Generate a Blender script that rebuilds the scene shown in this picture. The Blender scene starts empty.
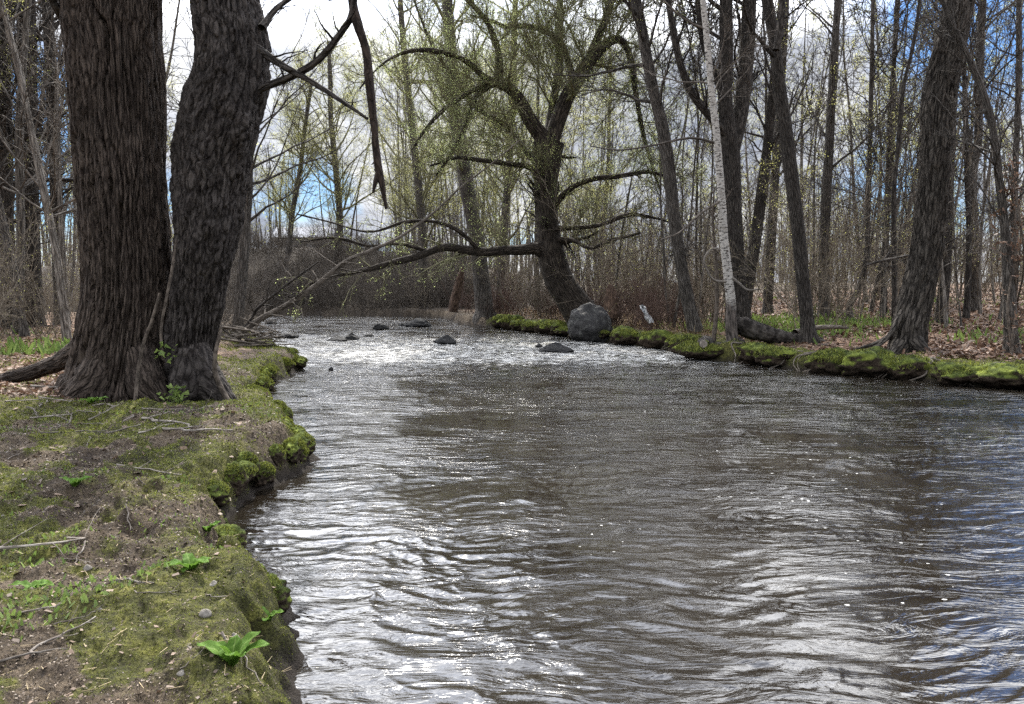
import bpy, bmesh, math
import numpy as np
from mathutils import Vector

SC = bpy.context.scene
COL = SC.collection
# ------------------------------------------------------------------ camera
F = 770.0; CX, CY = 512.0, 352.0
CAM_H = 1.7
PITCH = math.atan((CY - 283.0) / F)
cam_d = bpy.data.cameras.new("camera"); cam = bpy.data.objects.new("camera", cam_d); COL.objects.link(cam)
cam_d.sensor_width = 36.0; cam_d.lens = F / 1024.0 * 36.0
cam_d.clip_start = 0.05; cam_d.clip_end = 2000.0
cam.location = (0, 0, CAM_H); cam.rotation_euler = (math.pi / 2 - PITCH, 0, 0)
SC.camera = cam
# ------------------------------------------------------------------ sky, sun, exposure
SUN_AZ, SUN_EL = math.radians(-7), math.radians(46)      # azimuth from +Y towards +X
SUN_DIR = np.array([math.sin(SUN_AZ) * math.cos(SUN_EL), math.cos(SUN_AZ) * math.cos(SUN_EL), math.sin(SUN_EL)])
SUN_STRENGTH = 3.0
SKY_STRENGTH = 0.1
EXPOSURE = 1.5


class NT:
    """small node-tree helper"""
    def __init__(s, tree):
        s.t = tree; tree.nodes.clear()

    def n(s, typ, ins=None, **props):
        nd = s.t.nodes.new(typ)
        for k, v in props.items():
            setattr(nd, k, v)
        for k, v in (ins or {}).items():
            sock = nd.inputs[k]
            if isinstance(v, bpy.types.NodeSocket):
                s.t.links.new(v, sock)
            elif isinstance(v, bpy.types.Node):
                s.t.links.new(v.outputs[0], sock)
            else:
                if sock.type == 'RGBA' and len(v) == 3:
                    v = (*v, 1.0)
                sock.default_value = v
        return nd

    def math(s, op, a, b=0.0, c=0.0, clamp=False):
        return s.n('ShaderNodeMath', {0: a, 1: b, 2: c}, operation=op, use_clamp=clamp).outputs[0]

    def vmath(s, op, a, b=(0, 0, 0)):
        nd = s.n('ShaderNodeVectorMath', {0: a, 1: b}, operation=op)
        return nd.outputs['Value'] if op in ('DOT_PRODUCT', 'LENGTH', 'DISTANCE') else nd.outputs[0]

    def ramp(s, fac, stops, interp='LINEAR'):
        nd = s.n('ShaderNodeValToRGB', {0: fac}); cr = nd.color_ramp; cr.interpolation = interp
        while len(cr.elements) < len(stops):
            cr.elements.new(0.5)
        for e, (p, c) in zip(cr.elements, stops):
            e.position = p
            e.color = (c, c, c, 1) if isinstance(c, (int, float)) else (*c, 1)
        return nd.outputs[0]

    def mix(s, fac, a, b, blend='MIX'):
        nd = s.n('ShaderNodeMix', data_type='RGBA', blend_type=blend)
        for k, v in ((0, fac), (6, a), (7, b)):
            if isinstance(v, bpy.types.NodeSocket):
                s.t.links.new(v, nd.inputs[k])
            else:
                nd.inputs[k].default_value = v if k == 0 else ((*v, 1) if len(v) == 3 else v)
        return nd.outputs[2]

    def noise(s, vec, scale, detail=4, rough=0.55, dist=0.0, out=0):
        return s.n('ShaderNodeTexNoise', {'Vector': vec, 'Scale': scale, 'Detail': detail, 'Roughness': rough, 'Distortion': dist}).outputs[out]

    def mapping(s, vec, scale=(1, 1, 1), rot=(0, 0, 0), loc=(0, 0, 0)):
        return s.n('ShaderNodeMapping', {'Vector': vec, 'Location': loc, 'Rotation': rot, 'Scale': scale}).outputs[0]

    def link(s, a, b):
        s.t.links.new(a, b)


world = bpy.data.worlds.new("World"); SC.world = world; world.use_nodes = True
w = NT(world.node_tree)
sky = w.n('ShaderNodeTexSky', sky_type='NISHITA', sun_disc=False)
sky.sun_elevation = SUN_EL; sky.sun_rotation = SUN_AZ
sky.air_density = 1.0; sky.dust_density = 0.4; sky.ozone_density = 1.6
tc = w.n('ShaderNodeTexCoord')
dirv = tc.outputs['Generated']
sep = w.n('ShaderNodeSeparateXYZ', {0: dirv})
zc = w.math('ADD', w.math('MAXIMUM', sep.outputs[2], 0.0), 0.34)
flat = w.n('ShaderNodeCombineXYZ', {0: w.math('DIVIDE', sep.outputs[0], zc), 1: w.math('DIVIDE', sep.outputs[1], zc), 2: 3.7}).outputs[0]
n1 = w.noise(flat, 1.7, 9, 0.58, 0.25)
n2 = w.noise(w.vmath('ADD', flat, (5.2, 1.3, 8.0)), 2.6, 8, 0.6, 0.4)


def blob(az, el, size, gain):
    a, e = math.radians(az), math.radians(el)
    v = (math.sin(a) * math.cos(e), math.cos(a) * math.cos(e), math.sin(e))
    d = w.math('SUBTRACT', 1.0, w.vmath('DOT_PRODUCT', dirv, v))
    k = 1 - math.cos(math.radians(size))
    g = w.math('EXPONENT', w.math('MULTIPLY', d, -1.0 / k))
    return w.math('MULTIPLY', g, gain)


mask = n1
for b in ((31, 17, 7, -0.34), (35, 23, 6, -0.25), (-14, 7.5, 3, -0.26), (-30, 11, 4, -0.3), (22, 40, 13, 0.22), (29, 29, 6, -0.12), (8, 30, 12, 0.2), (-15, 16, 9, 0.25), (12, 12, 9, 0.15), (-15, 32, 12, 0.22), (-40, 30, 12, 0.15)):
    mask = w.math('ADD', mask, blob(*b))
cover = w.ramp(mask, [(0.36, 0.0), (0.50, 1.0)])
shade = w.ramp(n2, [(0.34, (1.5, 1.65, 2.0)), (0.48, (2.7, 2.8, 3.05)), (0.60, (4.0, 4.0, 4.0))])
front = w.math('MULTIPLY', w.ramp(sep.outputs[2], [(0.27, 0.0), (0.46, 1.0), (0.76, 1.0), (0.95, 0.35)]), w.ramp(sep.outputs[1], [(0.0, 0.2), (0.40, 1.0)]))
lift = w.math('MULTIPLY_ADD', front, 9.5, 1.0)                         # brightness added to sky ahead, mostly above view, for water reflections and backlight
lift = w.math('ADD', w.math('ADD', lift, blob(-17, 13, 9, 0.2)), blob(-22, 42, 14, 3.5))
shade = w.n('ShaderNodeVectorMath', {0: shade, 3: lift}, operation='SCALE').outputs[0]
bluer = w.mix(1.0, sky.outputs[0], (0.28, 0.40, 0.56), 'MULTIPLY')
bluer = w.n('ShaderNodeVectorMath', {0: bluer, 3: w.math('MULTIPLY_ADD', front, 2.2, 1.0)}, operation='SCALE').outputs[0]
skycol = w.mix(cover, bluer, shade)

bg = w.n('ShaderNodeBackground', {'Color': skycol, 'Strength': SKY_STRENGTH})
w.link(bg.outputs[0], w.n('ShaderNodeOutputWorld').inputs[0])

sun_d = bpy.data.lights.new("sun", 'SUN'); sun_d.energy = SUN_STRENGTH; sun_d.angle = math.radians(0.6); sun_d.color = (1.0, 0.94, 0.84)
sun = bpy.data.objects.new("sun", sun_d); COL.objects.link(sun)
sun.rotation_euler = Vector(SUN_DIR).to_track_quat('Z', 'Y').to_euler(); sun.location = (-20, 40, 60)
vs = SC.view_settings
vs.view_transform = 'Standard'; vs.look = 'None'; vs.exposure = EXPOSURE; vs.gamma = 1.0; vs.use_curve_mapping = False
SC.render.engine = 'CYCLES'
SC.cycles.max_bounces = 8; SC.cycles.diffuse_bounces = 4; SC.cycles.glossy_bounces = 3; SC.cycles.transmission_bounces = 4
SC.cycles.use_denoising = False
SC.cycles.caustics_reflective = False; SC.cycles.caustics_refractive = False
SC.cycles.sample_clamp_indirect = 6.0; SC.cycles.sample_clamp_direct = 5.0

# ------------------------------------------------------------------ numeric noise
def _hash(ix, iy, iz, seed=0):
    h = (ix.astype(np.int64) * 374761393 + iy.astype(np.int64) * 668265263 + iz.astype(np.int64) * 2147483647 + seed * 974711) & 0xFFFFFFFF
    h = ((h ^ (h >> 13)) * 1274126177) & 0xFFFFFFFF
    h = ((h ^ (h >> 16)) * 2246822519) & 0xFFFFFFFF
    h = h ^ (h >> 15)
    return (h & 0xFFFFFF).astype(np.float64) / 0xFFFFFF


def vnoise(x, y, z=None, seed=0):
    x = np.asarray(x, float); y = np.asarray(y, float)
    z = np.zeros_like(x) if z is None else np.asarray(z, float)
    x, y, z = np.broadcast_arrays(x, y, z)
    ix, iy, iz = np.floor(x), np.floor(y), np.floor(z)
    fx, fy, fz = x - ix, y - iy, z - iz
    fx, fy, fz = (f * f * f * (f * (f * 6 - 15) + 10) for f in (fx, fy, fz))
    r = 0
    for a in (0, 1):
        for b in (0, 1):
            for c in (0, 1):
                r = r + _hash(ix + a, iy + b, iz + c, seed) * (fx if a else 1 - fx) * (fy if b else 1 - fy) * (fz if c else 1 - fz)
    return r * 2 - 1


def fbm(x, y, z=None, octv=4, seed=0, gain=0.5):
    a, s, f = 1.0, 0.0, 1.0
    for o in range(octv):
        s = s + a * vnoise(np.asarray(x) * f + o * 17.3, np.asarray(y) * f + o * 5.1, None if z is None else np.asarray(z) * f, seed + o)
        a *= gain; f *= 2.03
    return s


def voronoi(x, y, z, seed=0):
    """F1 and F2-F1 distances of jittered cells"""
    ix, iy, iz = np.floor(x), np.floor(y), np.floor(z)
    f1 = np.full(x.shape, 9.0); f2 = np.full(x.shape, 9.0); cid = np.zeros(x.shape)
    for a in (-1, 0, 1):
        for b in (-1, 0, 1):
            for c in (-1, 0, 1):
                jx, jy, jz = ix + a, iy + b, iz + c
                h = _hash(jx, jy, jz, seed + 3)
                d = np.sqrt((jx + _hash(jx, jy, jz, seed) - x) ** 2 + (jy + _hash(jx, jy, jz, seed + 1) - y) ** 2 + (jz + _hash(jx, jy, jz, seed + 2) - z) ** 2)
                near = d < f1
                f2 = np.where(near, f1, np.minimum(f2, d)); cid = np.where(near, h, cid); f1 = np.where(near, d, f1)
    return f1, f2 - f1, cid


def smooth(a, b, x):
    t = np.clip((np.asarray(x, float) - a) / (b - a), 0, 1)
    return t * t * (3 - 2 * t)

# ------------------------------------------------------------------ pixel rays of the survey -> points of the place
cp, sp = math.cos(PITCH), math.sin(PITCH)


def ray(px, py):
    v = (CY - py) / F
    return np.array([(px - CX) / F, cp + v * sp, -sp + v * cp])


def at(px, py, Y):
    d = ray(px, py)
    return np.array([0, 0, CAM_H]) + d * (Y / d[1])


def onz(px, py, z=0.0):
    d = ray(px, py)
    return (np.array([0, 0, CAM_H]) + d * ((z - CAM_H) / d[2]))[:2]

# ------------------------------------------------------------------ the stream's outline
left_px = [(310, 704), (296, 668), (288, 632), (268, 600), (240, 560), (226, 532), (228, 518), (250, 498), (285, 482), (309, 466), (312, 456), (298, 440),
           (278, 418), (260, 407), (268, 401), (275, 392), (273, 383), (285, 379), (304, 370), (296, 362), (272, 353), (260, 345), (252, 338), (250, 330), (262, 323)]
right_px = [(1100, 398), (1024, 388), (980, 387), (940, 383), (880, 377), (800, 371), (750, 365), (722, 362), (695, 361), (684, 354), (655, 348), (610, 344), (560, 336), (500, 328), (460, 325)]
L = [np.array(p) for p in [(2.5, -40), (1.4, -8), (0.5, -2), (0.0, 0.6), (-0.45, 1.9)]] + [onz(*p) for p in left_px] + [np.array(p) for p in [(-16, 35.2), (-30, 37), (-70, 38)]]
R = [np.array(p) for p in [(-70, 47), (-30, 45), (-20, 42.5), (-12, 40.5), (-7, 39.5), (-3.5, 37.5)]] + [onz(*p) for p in right_px[::-1]] + [np.array(p) for p in [(9.5, 8), (10, 4), (10.5, -5), (13, -40)]]
POLY = np.array(L + R)


def sdist(x, y):
    """distance to the waterline, positive on land"""
    sh = np.shape(x); x = np.ravel(x).astype(float); y = np.ravel(y).astype(float)
    best = np.full(x.shape, 1e9); inside = np.zeros(x.shape, bool)
    for i in range(len(POLY)):
        a, b = POLY[i], POLY[(i + 1) % len(POLY)]
        ab = b - a
        t = np.clip(((x - a[0]) * ab[0] + (y - a[1]) * ab[1]) / (ab @ ab), 0, 1)
        best = np.minimum(best, (x - a[0] - t * ab[0]) ** 2 + (y - a[1] - t * ab[1]) ** 2)
        c = ((a[1] > y) != (b[1] > y))
        with np.errstate(divide='ignore', invalid='ignore'):
            xi = a[0] + (y - a[1]) / (b[1] - a[1]) * ab[0]
        inside ^= c & (x < xi)
    d = np.sqrt(best)
    return np.where(inside, -d, d).reshape(sh)


def rightness(x, y):
    """1 on the right bank, 0 on the left bank"""
    return ((np.asarray(x) > -1.0 + 0.0 * np.asarray(y)) & (np.asarray(x) > np.interp(y, [-40, 0, 5, 12, 22, 34, 40], [7, 5, 3, 2.5, 0, -6, -9]))).astype(float)


def ground_z(x, y, detail=True):
    x = np.asarray(x, float); y = np.asarray(y, float)
    d = sdist(x, y) + 0.10 * vnoise(x * 2.3, y * 2.3, seed=5) + 0.06 * vnoise(x * 6, y * 6, seed=6) + 0.03 * vnoise(x * 15, y * 15, seed=7)
    r = rightness(x, y)
    far = smooth(30, 44, y)
    hb = np.where(r > 0, 0.27, 0.36)
    wb = np.where(r > 0, 0.30, 0.30)
    land = hb * smooth(-0.02, 1, np.clip(d / wb, 0, 1)) + 0.018 * np.minimum(np.maximum(d, 0), 14)
    land = land + r * 0.030 * np.clip(d - 3, 0, 40) + (1 - r) * 0.028 * np.clip(d - 4, 0, 40)
    # brushy hill on the far bank where the stream turns away to the left
    hill = 3.1 * np.exp(-(((x + 22) / 16.0) ** 2)) * smooth(40.5, 52, y) + 1.4 * smooth(40, 52, y) * np.exp(-(((x + 8) / 9.0) ** 2))
    land = land + hill * (d > 0)
    if detail:
        near = np.exp(-np.hypot(x, y) / 60)
        land = land + smooth(0.02, 0.5, d) * near * (0.075 * fbm(x * 0.9, y * 0.9, octv=3, seed=11) + 0.045 * fbm(x * 4.5, y * 4.5, octv=4, seed=12, gain=0.55))
        land = land + r * smooth(0.0, 0.12, d) * np.exp(-((d - 0.4) / 0.5) ** 2) * 0.13 * (vnoise(x * 2.6, y * 2.6, seed=21) + 0.5 * vnoise(x * 6, y * 6, seed=22))
        # churned soil clods on the near left bank
        cl = np.exp(-(((x + 2.25) / 0.45) ** 2 + ((y - 4.5) / 0.75) ** 2))
        land = land + cl * (0.05 + 0.06 * fbm(x * 7, y * 7, octv=3, seed=31))
    bed = np.maximum(-0.55, d * 0.9) - 0.02
    return np.where(d > 0, land, bed)


def gz(x, y):
    return float(ground_z(np.array([x]), np.array([y]))[0])


def ground_hit(px, py):
    d = ray(px, py)
    t = np.concatenate([np.arange(1.2, 30, 0.02), np.arange(30, 130, 0.1)])
    p = np.array([0, 0, CAM_H]) + t[:, None] * d
    g = ground_z(p[:, 0], p[:, 1])
    k = np.argmax(p[:, 2] < np.maximum(g, 0))
    return p[k] if p[k, 2] < max(g[k], 0) + 0.2 else p[-1]

# ------------------------------------------------------------------ mesh building
class MB:
    def __init__(s):
        s.V, s.Fq, s.UV, s.M, s.n = [], [], [], [], 0

    def quads(s, V, Q, UV=None, m=0):
        V = np.asarray(V, np.float32).reshape(-1, 3); Q = np.asarray(Q, np.int32).reshape(-1, 4)
        s.V.append(V); s.Fq.append(Q + s.n); s.n += len(V)
        s.UV.append(np.zeros((len(Q), 4, 2), np.float32) if UV is None else np.asarray(UV, np.float32).reshape(-1, 4, 2))
        s.M.append(np.full(len(Q), m, np.int32)); return s

    def tubes(s, P, R, S=3, m=0, bump=None):
        P = np.asarray(P, float); R = np.asarray(R, float)
        if P.ndim == 2:
            P = P[None]; R = R[None]
        N, K, _ = P.shape
        T = np.gradient(P, axis=1); T /= np.linalg.norm(T, axis=2, keepdims=True) + 1e-12
        A = np.empty_like(T)
        ref = np.where(np.abs(T[:, 0, 1:2]) < 0.8, np.array([[0, 1.0, 0]]), np.array([[1.0, 0, 0]]))
        a = ref - T[:, 0] * np.sum(ref * T[:, 0], axis=1, keepdims=True)
        for k in range(K):
            a = a - T[:, k] * np.sum(a * T[:, k], axis=1, keepdims=True)
            a = a / (np.linalg.norm(a, axis=1, keepdims=True) + 1e-12)
            A[:, k] = a
        B = np.cross(T, A)
        th = np.arange(S) * 2 * math.pi / S
        dirs = A[:, :, None] * np.cos(th)[:, None] + B[:, :, None] * np.sin(th)[:, None]
        ln = np.concatenate([np.zeros((N, 1)), np.cumsum(np.linalg.norm(np.diff(P, axis=1), axis=2), axis=1)], axis=1)
        rr = np.repeat(R[:, :, None], S, axis=2)
        if bump is not None:
            rr = rr + bump(np.broadcast_to(th, rr.shape), np.broadcast_to(ln[:, :, None], rr.shape), rr, dirs)
        V = P[:, :, None] + dirs * rr[..., None]
        ki, si = np.meshgrid(np.arange(K - 1), np.arange(S), indexing='ij')
        s1 = (si + 1) % S
        q = np.stack([ki * S + si, ki * S + s1, (ki + 1) * S + s1, (ki + 1) * S + si], -1).reshape(-1, 4)
        Q = (np.arange(N)[:, None, None] * (K * S) + q[None]).reshape(-1, 4)
        circ = 2 * math.pi * R[:, 0]
        u0 = (si / S).reshape(-1); u1 = ((si + 1) / S).reshape(-1)
        kk = ki.reshape(-1)
        UV = np.empty((N, len(q), 4, 2), np.float32)
        UV[..., 0] = np.stack([u0, u1, u1, u0], -1)[None] * circ[:, None, None]
        v0, v1 = ln[:, kk], ln[:, kk + 1]
        UV[..., 1] = np.stack([v0, v0, v1, v1], -1)
        return s.quads(V, Q, UV, m)

    def blades(s, p, d, side, h, wd, m=0, tip=0.25, bend=0.0):
        """one tapering quad per point: base p, along d, half-width along side"""
        h = np.asarray(h)[:, None]; wd = np.asarray(wd)[:, None]
        top = p + d * h
        V = np.stack([p - side * wd, p + side * wd, top + side * wd * tip, top - side * wd * tip], 1)
        Q = np.arange(len(p) * 4).reshape(-1, 4)
        return s.quads(V, Q, None, m)

    def build(s, name, mats, parent=None, origin=None, smooth_=True):
        V = np.concatenate(s.V); Q = np.concatenate(s.Fq); UV = np.concatenate(s.UV); M = np.concatenate(s.M)
        if origin is not None:
            V = V - np.asarray(origin, np.float32)
        me = bpy.data.meshes.new(name)
        me.vertices.add(len(V)); me.vertices.foreach_set('co', V.astype(np.float32).ravel())
        me.loops.add(len(Q) * 4); me.loops.foreach_set('vertex_index', Q.astype(np.int32).ravel())
        me.polygons.add(len(Q)); me.polygons.foreach_set('loop_start', np.arange(len(Q), dtype=np.int32) * 4)
        me.polygons.foreach_set('material_index', M)
        me.polygons.foreach_set('use_smooth', np.full(len(Q), smooth_))
        uv = me.uv_layers.new(name='UVMap'); uv.data.foreach_set('uv', UV.ravel())
        me.update(calc_edges=True)
        for m in (mats if isinstance(mats, (list, tuple)) else [mats]):
            me.materials.append(m)
        o = bpy.data.objects.new(name, me); COL.objects.link(o)
        if parent is not None:
            o.parent = parent
        elif origin is not None:
            o.location = origin
        return o


def tag(o, label=None, cat=None, group=None, kind=None):
    for k, v in (('label', label), ('category', cat), ('group', group), ('kind', kind)):
        if v:
            o[k] = v
    return o


def thing(name, loc, label, cat, group=None):
    e = bpy.data.objects.new(name, None); COL.objects.link(e); e.location = loc; e.empty_display_size = 0.3
    return tag(e, label, cat, group)


def copy_thing(root, loc, rz, sc, label, group):
    r = root.copy(); COL.objects.link(r); r.location = loc; r.rotation_euler = (0, 0, rz); r.scale = (sc, sc, sc)
    tag(r, label, None, group)
    for ch in list(root.children):
        c = ch.copy(); COL.objects.link(c); c.parent = r
    return r


def spline(pts, K):
    """Catmull-Rom through rows of pts, K samples evenly spaced by length"""
    p = np.asarray(pts, float)
    if len(p) == 2:
        return p[0] + (p[1] - p[0]) * np.linspace(0, 1, K)[:, None]
    e = np.vstack([2 * p[0] - p[1], p, 2 * p[-1] - p[-2]])
    out = []
    for i in range(1, len(e) - 2):
        t = np.linspace(0, 1, 24, endpoint=False)[:, None]
        a, b, c, d = e[i - 1], e[i], e[i + 1], e[i + 2]
        out.append(0.5 * (2 * b + (c - a) * t + (2 * a - 5 * b + 4 * c - d) * t * t + (3 * b - a - 3 * c + d) * t ** 3))
    q = np.vstack(out + [p[-1:]])
    ln = np.concatenate([[0], np.cumsum(np.linalg.norm(np.diff(q[:, :3], axis=0), axis=1))])
    s_ = np.linspace(0, ln[-1], K)
    return np.stack([np.interp(s_, ln, q[:, j]) for j in range(q.shape[1])], 1)


def grow(rng, P, R, n, t0=0.2, t1=1.0, ang=0.9, asd=0.25, Lr=0.4, rs=0.5, K=5, wig=0.15, up=0.05, rmin=0.004, tpow=1.0, lab=None):
    N, Kp = R.shape
    seg = np.linalg.norm(np.diff(P, axis=1), axis=2); pl = seg.sum(1)
    idx = rng.choice(N, n, p=pl / pl.sum())
    t = t0 + (t1 - t0) * rng.random(n) ** tpow
    f = np.minimum(t * (Kp - 1), Kp - 1.001); i = f.astype(int); a = (f - i)[:, None]
    pos = P[idx, i] * (1 - a) + P[idx, i + 1] * a
    rad = R[idx, i] * (1 - a[:, 0]) + R[idx, i + 1] * a[:, 0]
    tan = P[idx, i + 1] - P[idx, i]; tan /= np.linalg.norm(tan, axis=1, keepdims=True) + 1e-9
    v = rng.normal(size=(n, 3)); v -= tan * np.sum(v * tan, axis=1, keepdims=True); v /= np.linalg.norm(v, axis=1, keepdims=True) + 1e-9
    th = (ang + asd * rng.normal(size=n))[:, None]
    d = np.cos(th) * tan + np.sin(th) * v
    length = (Lr * pl[idx] if lab is None else np.full(n, lab)) * (1 - 0.45 * t) * rng.uniform(0.55, 1.3, n)
    r0 = np.maximum(rs * rad * rng.uniform(0.6, 1.0, n), rmin)
    out = np.empty((n, K, 3)); out[:, 0] = pos
    for k in range(1, K):
        d = d + wig * rng.normal(size=(n, 3)); d[:, 2] += up
        d /= np.linalg.norm(d, axis=1, keepdims=True)
        out[:, k] = out[:, k - 1] + d * (length / (K - 1))[:, None]
    s_ = np.linspace(0, 1, K)[None]
    RR = np.maximum(r0[:, None] * (1 - 0.8 * s_), rmin * 0.7)
    return out, RR


def leaf_quads(mb, rng, P, n, size, m=1, spread=0.04, t0=0.3):
    """n small leaves along the twigs P"""
    N, K, _ = P.shape
    idx = rng.integers(0, N, n); t = (t0 + (1 - t0) * rng.random(n)) * (K - 1.001); i = t.astype(int); a = (t - i)[:, None]
    pos = P[idx, i] * (1 - a) + P[idx, i + 1] * a + rng.normal(size=(n, 3)) * spread
    d = rng.normal(size=(n, 3)); d[:, 2] += 0.5; d /= np.linalg.norm(d, axis=1, keepdims=True)
    sd = np.cross(d, rng.normal(size=(n, 3))); sd /= np.linalg.norm(sd, axis=1, keepdims=True)
    mb.blades(pos, d, sd, size * rng.uniform(0.6, 1.4, n), size * 0.32 * rng.uniform(0.7, 1.2, n), m, 0.4)

# ------------------------------------------------------------------ materials
def new_mat(name):
    m = bpy.data.materials.new(name); m.use_nodes = True
    return m, NT(m.node_tree)


def finish(t, color, rough=0.85, bump=None, bstr=0.5, bdist=0.02, spec=0.3, normal=None):
    ins = {'Base Color': color, 'Roughness': rough, 'Specular IOR Level': spec}
    if bump is not None:
        ins['Normal'] = t.n('ShaderNodeBump', {'Height': bump, 'Strength': bstr, 'Distance': bdist}).outputs[0]
    p = t.n('ShaderNodeBsdfPrincipled', ins)
    t.link(p.outputs[0], t.n('ShaderNodeOutputMaterial').inputs[0])
    return p


def mat_bark(name, dark, light, su=22, sv=5, bstr=0.7, bdist=0.02, moss=None, vary=0.0):
    m, t = new_mat(name)
    uv = t.n('ShaderNodeUVMap').outputs[0]
    obj = t.n('ShaderNodeTexCoord').outputs['Object']
    g = t.noise(t.mapping(uv, (su, sv, 1)), 1.0, 6, 0.65, 0.6)
    big = t.noise(obj, 1.6, 3)
    fine = t.noise(obj, 60, 3)
    wv = t.vmath('ADD', uv, t.n('ShaderNodeVectorMath', {0: t.noise(obj, 7, 3, out=1), 3: 0.10}, operation='SCALE').outputs[0])
    vc = t.n('ShaderNodeTexVoronoi', {'Vector': t.mapping(wv, (su * 0.62, sv * 0.55, 1)), 'Scale': 1.0}, feature='DISTANCE_TO_EDGE', voronoi_dimensions='2D').outputs['Distance']
    crack = t.ramp(vc, [(0.0, 0.0), (0.16, 1.0)])
    c = t.ramp(g, [(0.40, dark), (0.58, light)])
    c = t.mix(t.math('MULTIPLY', t.math('SUBTRACT', 1.0, crack), 0.65), c, tuple(0.5 * q for q in dark))
    c = t.mix(t.ramp(big, [(0.4, 0.0), (0.7, 0.45)]), c, tuple(0.55 * x for x in dark), 'MIX')
    c = t.mix(t.ramp(fine, [(0.55, 0.0), (0.75, 0.35)]), c, tuple(min(1, 1.35 * x) for x in light))
    if moss:
        mk = t.ramp(t.noise(obj, 2.3, 5, 0.6), [(0.52, 0.0), (0.66, 0.7)])
        c = t.mix(mk, c, moss)
    if vary:
        rnd = t.n('ShaderNodeObjectInfo').outputs['Random']
        c = t.n('ShaderNodeHueSaturation', {'Color': c, 'Value': t.math('MULTIPLY_ADD', rnd, vary, 1 - vary / 2)}).outputs[0]
    h = t.math('ADD', t.math('MULTIPLY_ADD', crack, 0.7, g), t.math('MULTIPLY', fine, 0.2))
    finish(t, c, 0.9, h, bstr, bdist, 0.2)
    return m


def mat_leaf(name, c1, c2, trans=0.35, scale=3.0):
    m, t = new_mat(name)
    rnd = t.n('ShaderNodeNewGeometry').outputs['Random Per Island']
    nz = t.noise(t.n('ShaderNodeTexCoord').outputs['Object'], scale, 3)
    c = t.ramp(t.math('ADD', t.math('MULTIPLY', rnd, 0.55), t.math('MULTIPLY', nz, 0.45)), [(0.2, c1), (0.75, c2)])
    d = t.n('ShaderNodeBsdfPrincipled', {'Base Color': c, 'Roughness': 0.6, 'Specular IOR Level': 0.3})
    tr = t.n('ShaderNodeBsdfTranslucent', {'Color': c})
    mx = t.n('ShaderNodeMixShader', {0: trans, 1: d.outputs[0], 2: tr.outputs[0]})
    t.link(mx.outputs[0], t.n('ShaderNodeOutputMaterial').inputs[0])
    return m


M = {}
M['furrow'] = mat_bark('furrowed_bark', (0.018, 0.012, 0.009), (0.105, 0.083, 0.068), 34, 5, 1.0, 0.03)
M['scaly'] = mat_bark('scaly_bark', (0.013, 0.010, 0.009), (0.078, 0.068, 0.062), 26, 6.5, 1.0, 0.025)
M['willow'] = mat_bark('willow_bark', (0.018, 0.014, 0.011), (0.085, 0.07, 0.056), 14, 4, 1.0, 0.05)
M['maple'] = mat_bark('ridged_bark', (0.018, 0.015, 0.013), (0.11, 0.097, 0.083), 20, 4, 1.0, 0.05)
M['dark'] = mat_bark('dark_bark', (0.018, 0.015, 0.013), (0.085, 0.075, 0.066), 18, 5, 1.0, 0.03)
M['grey'] = mat_bark('grey_bark', (0.04, 0.035, 0.031), (0.15, 0.135, 0.12), 16, 4, 1.0, 0.03)
M['wood'] = mat_bark('woodland_bark', (0.06, 0.052, 0.045), (0.22, 0.2, 0.175), 14, 3, 0.9, 0.03, vary=0.9)
M['twig'] = mat_bark('twig_bark', (0.06, 0.05, 0.042), (0.15, 0.13, 0.11), 10, 4, 0.2, 0.01, vary=0.5)
M['tan_twig'] = mat_bark('tan_twig_bark', (0.12, 0.10, 0.075), (0.27, 0.23, 0.18), 10, 4, 0.2, 0.01, vary=0.6)
M['yellow_twig'] = mat_bark('yellow_twig_bark', (0.11, 0.105, 0.06), (0.26, 0.25, 0.145), 10, 4, 0.2, 0.01)
M['red_twig'] = mat_bark('red_brush_bark', (0.055, 0.036, 0.029), (0.15, 0.098, 0.078), 10, 4, 0.2, 0.01, vary=0.5)
M['stick'] = mat_bark('weathered_stick', (0.12, 0.10, 0.085), (0.34, 0.31, 0.27), 40, 8, 0.4, 0.004, vary=0.7)
M['driftwood'] = mat_bark('driftwood', (0.06, 0.05, 0.04), (0.22, 0.19, 0.16), 20, 5, 0.5, 0.01, vary=0.5)
M['deadbranch'] = mat_bark('dead_branch', (0.014, 0.010, 0.008), (0.055, 0.040, 0.031), 30, 8, 0.8, 0.015)
M['rot'] = mat_bark('rotten_wood', (0.05, 0.032, 0.024), (0.15, 0.10, 0.072), 20, 4, 0.6, 0.03)
M['vine'] = mat_bark('vine_bark', (0.05, 0.04, 0.032), (0.16, 0.132, 0.108), 30, 10, 0.4, 0.006)
M['bud'] = mat_leaf('spring_buds', (0.27, 0.34, 0.11), (0.46, 0.52, 0.23), 0.78)
M['palebud'] = mat_leaf('pale_buds', (0.30, 0.31, 0.10), (0.48, 0.47, 0.18), 0.75)
M['deadleaf'] = mat_leaf('dead_leaves', (0.045, 0.026, 0.018), (0.22, 0.135, 0.09), 0.15, 1.2)
M['moss'] = mat_leaf('moss_tufts', (0.03, 0.038, 0.012), (0.22, 0.245, 0.045), 0.3, 3.0)
M['herb'] = mat_leaf('green_herbs', (0.08, 0.13, 0.03), (0.20, 0.27, 0.07), 0.35, 1.0)
M['drygrass'] = mat_leaf('dry_grass', (0.16, 0.12, 0.06), (0.38, 0.30, 0.17), 0.3, 1.0)

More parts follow.
